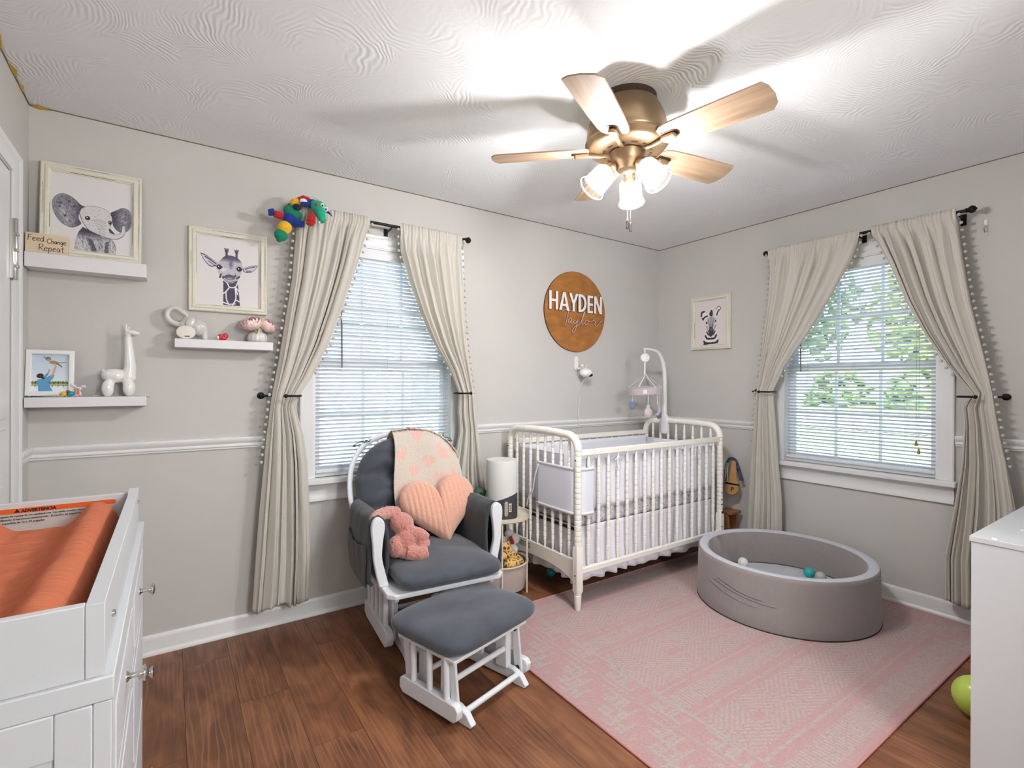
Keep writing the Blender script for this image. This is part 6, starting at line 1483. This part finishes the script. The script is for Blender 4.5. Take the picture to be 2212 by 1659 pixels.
# ================================================================== CHANGING DRESSER, LEFT
ld = empty('changing_dresser', (-3.588, -1.45, 0), 0, 'white changing table dresser with nickel knobs at the left edge', 'dresser')
y0, y1 = -.495, .492; xb = -.40
MB().box(xb, 0, y0, y1, .808, .843).build('top_panel', LAMW, ld, bevel=.002)
MB().box(xb+.005, -.026, y0+.004, y0+.024, 0, .808).build('side_panel', LAMW, ld, bevel=.001)
MB().box(-.024, -.003, y0, y0+.0235, .02, .8075).build('front_stile', LAMW, ld, bevel=.001); MB().box(-.024, -.003, y1-.0235, y1, .02, .8075).build('front_stile', LAMW, ld, bevel=.001)
MB().box(-.066, -.0245, y0-.002, y0+.0035, .02, .8075).build('side_stile', LAMW, ld, bevel=.002)
MB().box(xb, -.0665, y0-.002, y0+.0035, .745, .808).build('side_rail', LAMW, ld, bevel=.002)
MB().box(xb, -.0665, y0-.002, y0+.0035, .02, .11).build('side_rail', LAMW, ld, bevel=.002)
MB().box(xb+.005, -.026, y1-.024, y1-.004, 0, .808).build('side_panel', LAMW, ld, bevel=.001)
MB().box(xb+.002, xb+.012, y0+.024, y1-.024, .03, .808).build('back_panel', LAMW, ld)
MB().box(xb+.012, -.03, y0+.024, y1-.024, .04, .06).build('bottom_panel', LAMW, ld)
for k, (z0, z1) in enumerate(((.63, .80), (.36, .622), (.08, .352))):
    for (a, b_) in (((y0+.026, -.008), (-.004, y1-.026)) if True else ()):
        d = MB().box(-.022, -.003, a, b_, z0, z1).build('drawer', LAMW, ld, bevel=.0025)
        MB().box(-.0032, -.001, a+.03, b_-.03, z0+.028, z1-.028).build('drawer_inset', mat('inset_white', (214, 216, 220), .4), d)  # inset face in a slightly lighter white than the drawer
        kn = MB().lathe([(.010, 0), (.010, .002), (.0055, .005), (.0045, .016), (.008, .022), (.0145, .027), (.015, .030), (.010, .034), (.001, .035)], 20, Matrix.Translation((-.001, (a+b_)/2, (z0+z1)/2)) @ Matrix.Rotation(PI/2, 4, 'Y')); kn.build('knob', CHROME, d, smooth=40)
tp_ = empty('changing_tray', (-3.588, -1.45, .843), 0, 'white changing tray topper with orange Spanish warning label, on the left dresser', 'changing tray')
MB().box(-.395, -.0345, -.487, -.471, .0, .107).build('near_panel', LAMW, tp_, bevel=.0015)
MB().box(-.384, -.0345, .412, .428, .0, .107).build('far_panel', LAMW, tp_, bevel=.0015)
mb = MB().prism([(-.487, 0), (.428, 0), (.428, .117), (.395, .117), (.36, .107), (-.487, .107)], lambda a, b, d: (d, a, b), -.034, -.0115); mb.build('front_panel', LAMW, tp_, bevel=.001)
mb = MB().prism([(-.4705, 0), (.428, 0), (.428, .107), (-.4705, .107)], lambda a, b, d: (d, a, b), -.395, -.385); mb.build('back_panel', LAMW, tp_, bevel=.001)
MB().box(-.3845, -.0345, -.4705, .4115, .001, .012).build('tray_floor', LAMW, tp_)
for y, z in ((-.38, .05), (.37, .085)): MB().lathe([(.006, 0), (.006, .004), (.001, .005)], 12, Matrix.Translation((-.0115, y, z)) @ Matrix.Rotation(PI/2, 4, 'Y')).build('screw', CHROME, tp_, smooth=40)
# label printed on the inner side of the far panel
lbm = empty('warning_label', (0, 0, 0), 0); lbm.parent = tp_; lbm['label'] = 'orange topped ADVERTENCIA safety sticker'
ORG = mat('label_orange', (226, 98, 24), .5); LWH = mat('label_grey_white', (198, 196, 192), .6); BLK = mat('label_black', (32, 26, 26), .6)
MB().box(-.384, -.062, .4113, .4119, .013, .092).build('label_sheet', LWH, lbm)
MB().prism([(-.385, .080), (-.068, .080), (-.064, .083), (-.064, .090), (-.068, .093), (-.385, .093)], lambda a, b, d: (a, d, b), .4104, .411).build('label_band', ORG, lbm)
def lab(s, x, z, size, off, al='LEFT'):
    me = textmesh(s, size, off, .0002, al); me.materials.append(BLK); return inst('label_text', me, lbm, (x, .4102, z), (PI/2, 0, 0))
lab('ADVERTENCIA', -.262, .0822, .0105, .0006)
MB().prism([(-.276, .0825), (-.264, .0825), (-.270, .0925)], lambda a, b, d: (a, d, b), .4098, .4103).build('warning_triangle', BLK, lbm)
for k, (s, x) in enumerate((('sufrido lesiones graves después de caerse de los cambiadores. Las caídas pueden ocurrir rápidamente', -.372), ('a superficie de soporte utilizando el hardware suministrado.  El cambio de superficie de soporte', -.372), ('una dimensión máxima de superficie de 16 x 34 pulgadas', -.372))):
    lab(s, x, .0715 - k*.0088, .0068, .0001)
# contoured pad in its rust muslin cover
RUST = mat('rust_muslin', (214, 120, 82), .9, bump=.9, bscale=45, stretch=(1.2, 14, 1), var=.14, vscale=12)
pd_ = empty('changing_pad', (-3.588, -1.45, .855), 0, 'contoured changing pad in a rust orange muslin cover', 'changing pad')
P = []; NX, NY = 60, 90
for i in range(NX):
    s = i/(NX-1); x = -.378 + .330*s; row = []
    for j in range(NY):
        t = j/(NY-1); y = -.462 + .866*t
        e = min(s, 1-s)*2
        q_ = min(1, max(0, (abs(s-.5)-.14)/.20)); zz = .032 + .058*q_*q_*(3-2*q_)
        edge = min(1, (1-s)*7, s*7); edge = math.sqrt(max(0, 1-(1-min(1, edge))**2)); ey = min(1, t*12, (1-t)*12); ey = math.sqrt(max(0, 1-(1-ey)**2))
        zz = zz*edge*ey
        zz += edge*ey*(.0016*math.sin(y*70+3*math.sin(x*12)) + .0022*math.sin(y*33+x*22) + .001*math.sin(y*130+x*60))
        zz += .003*math.sin(x*60 + y*9)*max(0, (s-.55))*2*edge*ey
        row.append((x, y, zz))
    P.append(row)
mb = MB().grid(P); mb.grid([[(P[i][j][0], P[i][j][1], 0) for j in (0, NY-1)] for i in (0, NX-1)]); mb.build('cover', RUST, pd_, smooth=180)

# ================================================================== TOYS IN THE CORNER BEHIND THE CRIB END
tn = empty('toy_banjo', (-.085, -.745, .535), 0, 'tan wooden stringed toy with dark band hanging behind the crib end', 'toy', rot=(0, math.radians(8), 0))
TAN = mat('tan_plywood', (196, 150, 96), .6, var=.12, vscale=20)
sil = smooth_curve([(-.045, 0, 0), (-.05, -.04, 0), (-.02, -.075, 0), (.025, -.075, 0), (.052, -.045, 0), (.048, 0, 0), (.030, .07, 0), (.022, .15, 0), (.008, .17, 0), (-.010, .16, 0), (-.020, .08, 0), (-.045, 0, 0)], 50)
MB().prism([(v_.x, v_.y) for v_ in sil][:-1], lambda a, b, d: (d, -a, b), -.012, .012).build('body', TAN, tn, bevel=.002)
MB().box(-.0145, .0145, -.052, .050, -.004, .006).build('dark_band', BLACKM, tn)
me = textmesh('P', .045, .001, .0004); me.materials.append(BLK); inst('printed_mark', me, tn, (-.0128, -.012, -.052), (PI/2, 0, -PI/2))
for k in range(3): MB().tube([(-.03, .028+k*.014, .15), (-.03, .024+k*.014, .02)], .005, 8).build('silver_tube', CHROME, tn, smooth=60)
pc = MB().tube(smooth_curve([(-.03, .03, .02), (-.02, .055, .10), (-.01, .03, .18), (.0, -.01, .175), (.0, -.04, .12), (.0, -.07, .04)], 24), .012, 8, flat=.5)
pc.build('patterned_strap', mat('navy_white_weave', (70, 72, 96), .9, var=.9, vscale=90), tn, smooth=180)
tg = empty('wooden_stool', (-.105, -.735, 0), 0, 'small brown wooden stand in the shade behind the crib end', 'stand')
BRN = mat('warm_brown_wood', (150, 100, 64), .6, var=.2, vscale=14)
MB().box(-.07, .06, -.06, .05, .325, .345).build('top', BRN, tg, bevel=.002)
for sx in (-1, 1):
    MB().prism([(-.055, 0), (-.035, 0), (-.005, .1), (.02, .1), (.035, 0), (.055, 0), (.035, .325), (-.03, .325)], lambda a, b, d: (d, a, b), -.005+sx*.05-.008, -.005+sx*.05+.008).build('side', BRN, tg, bevel=.002)
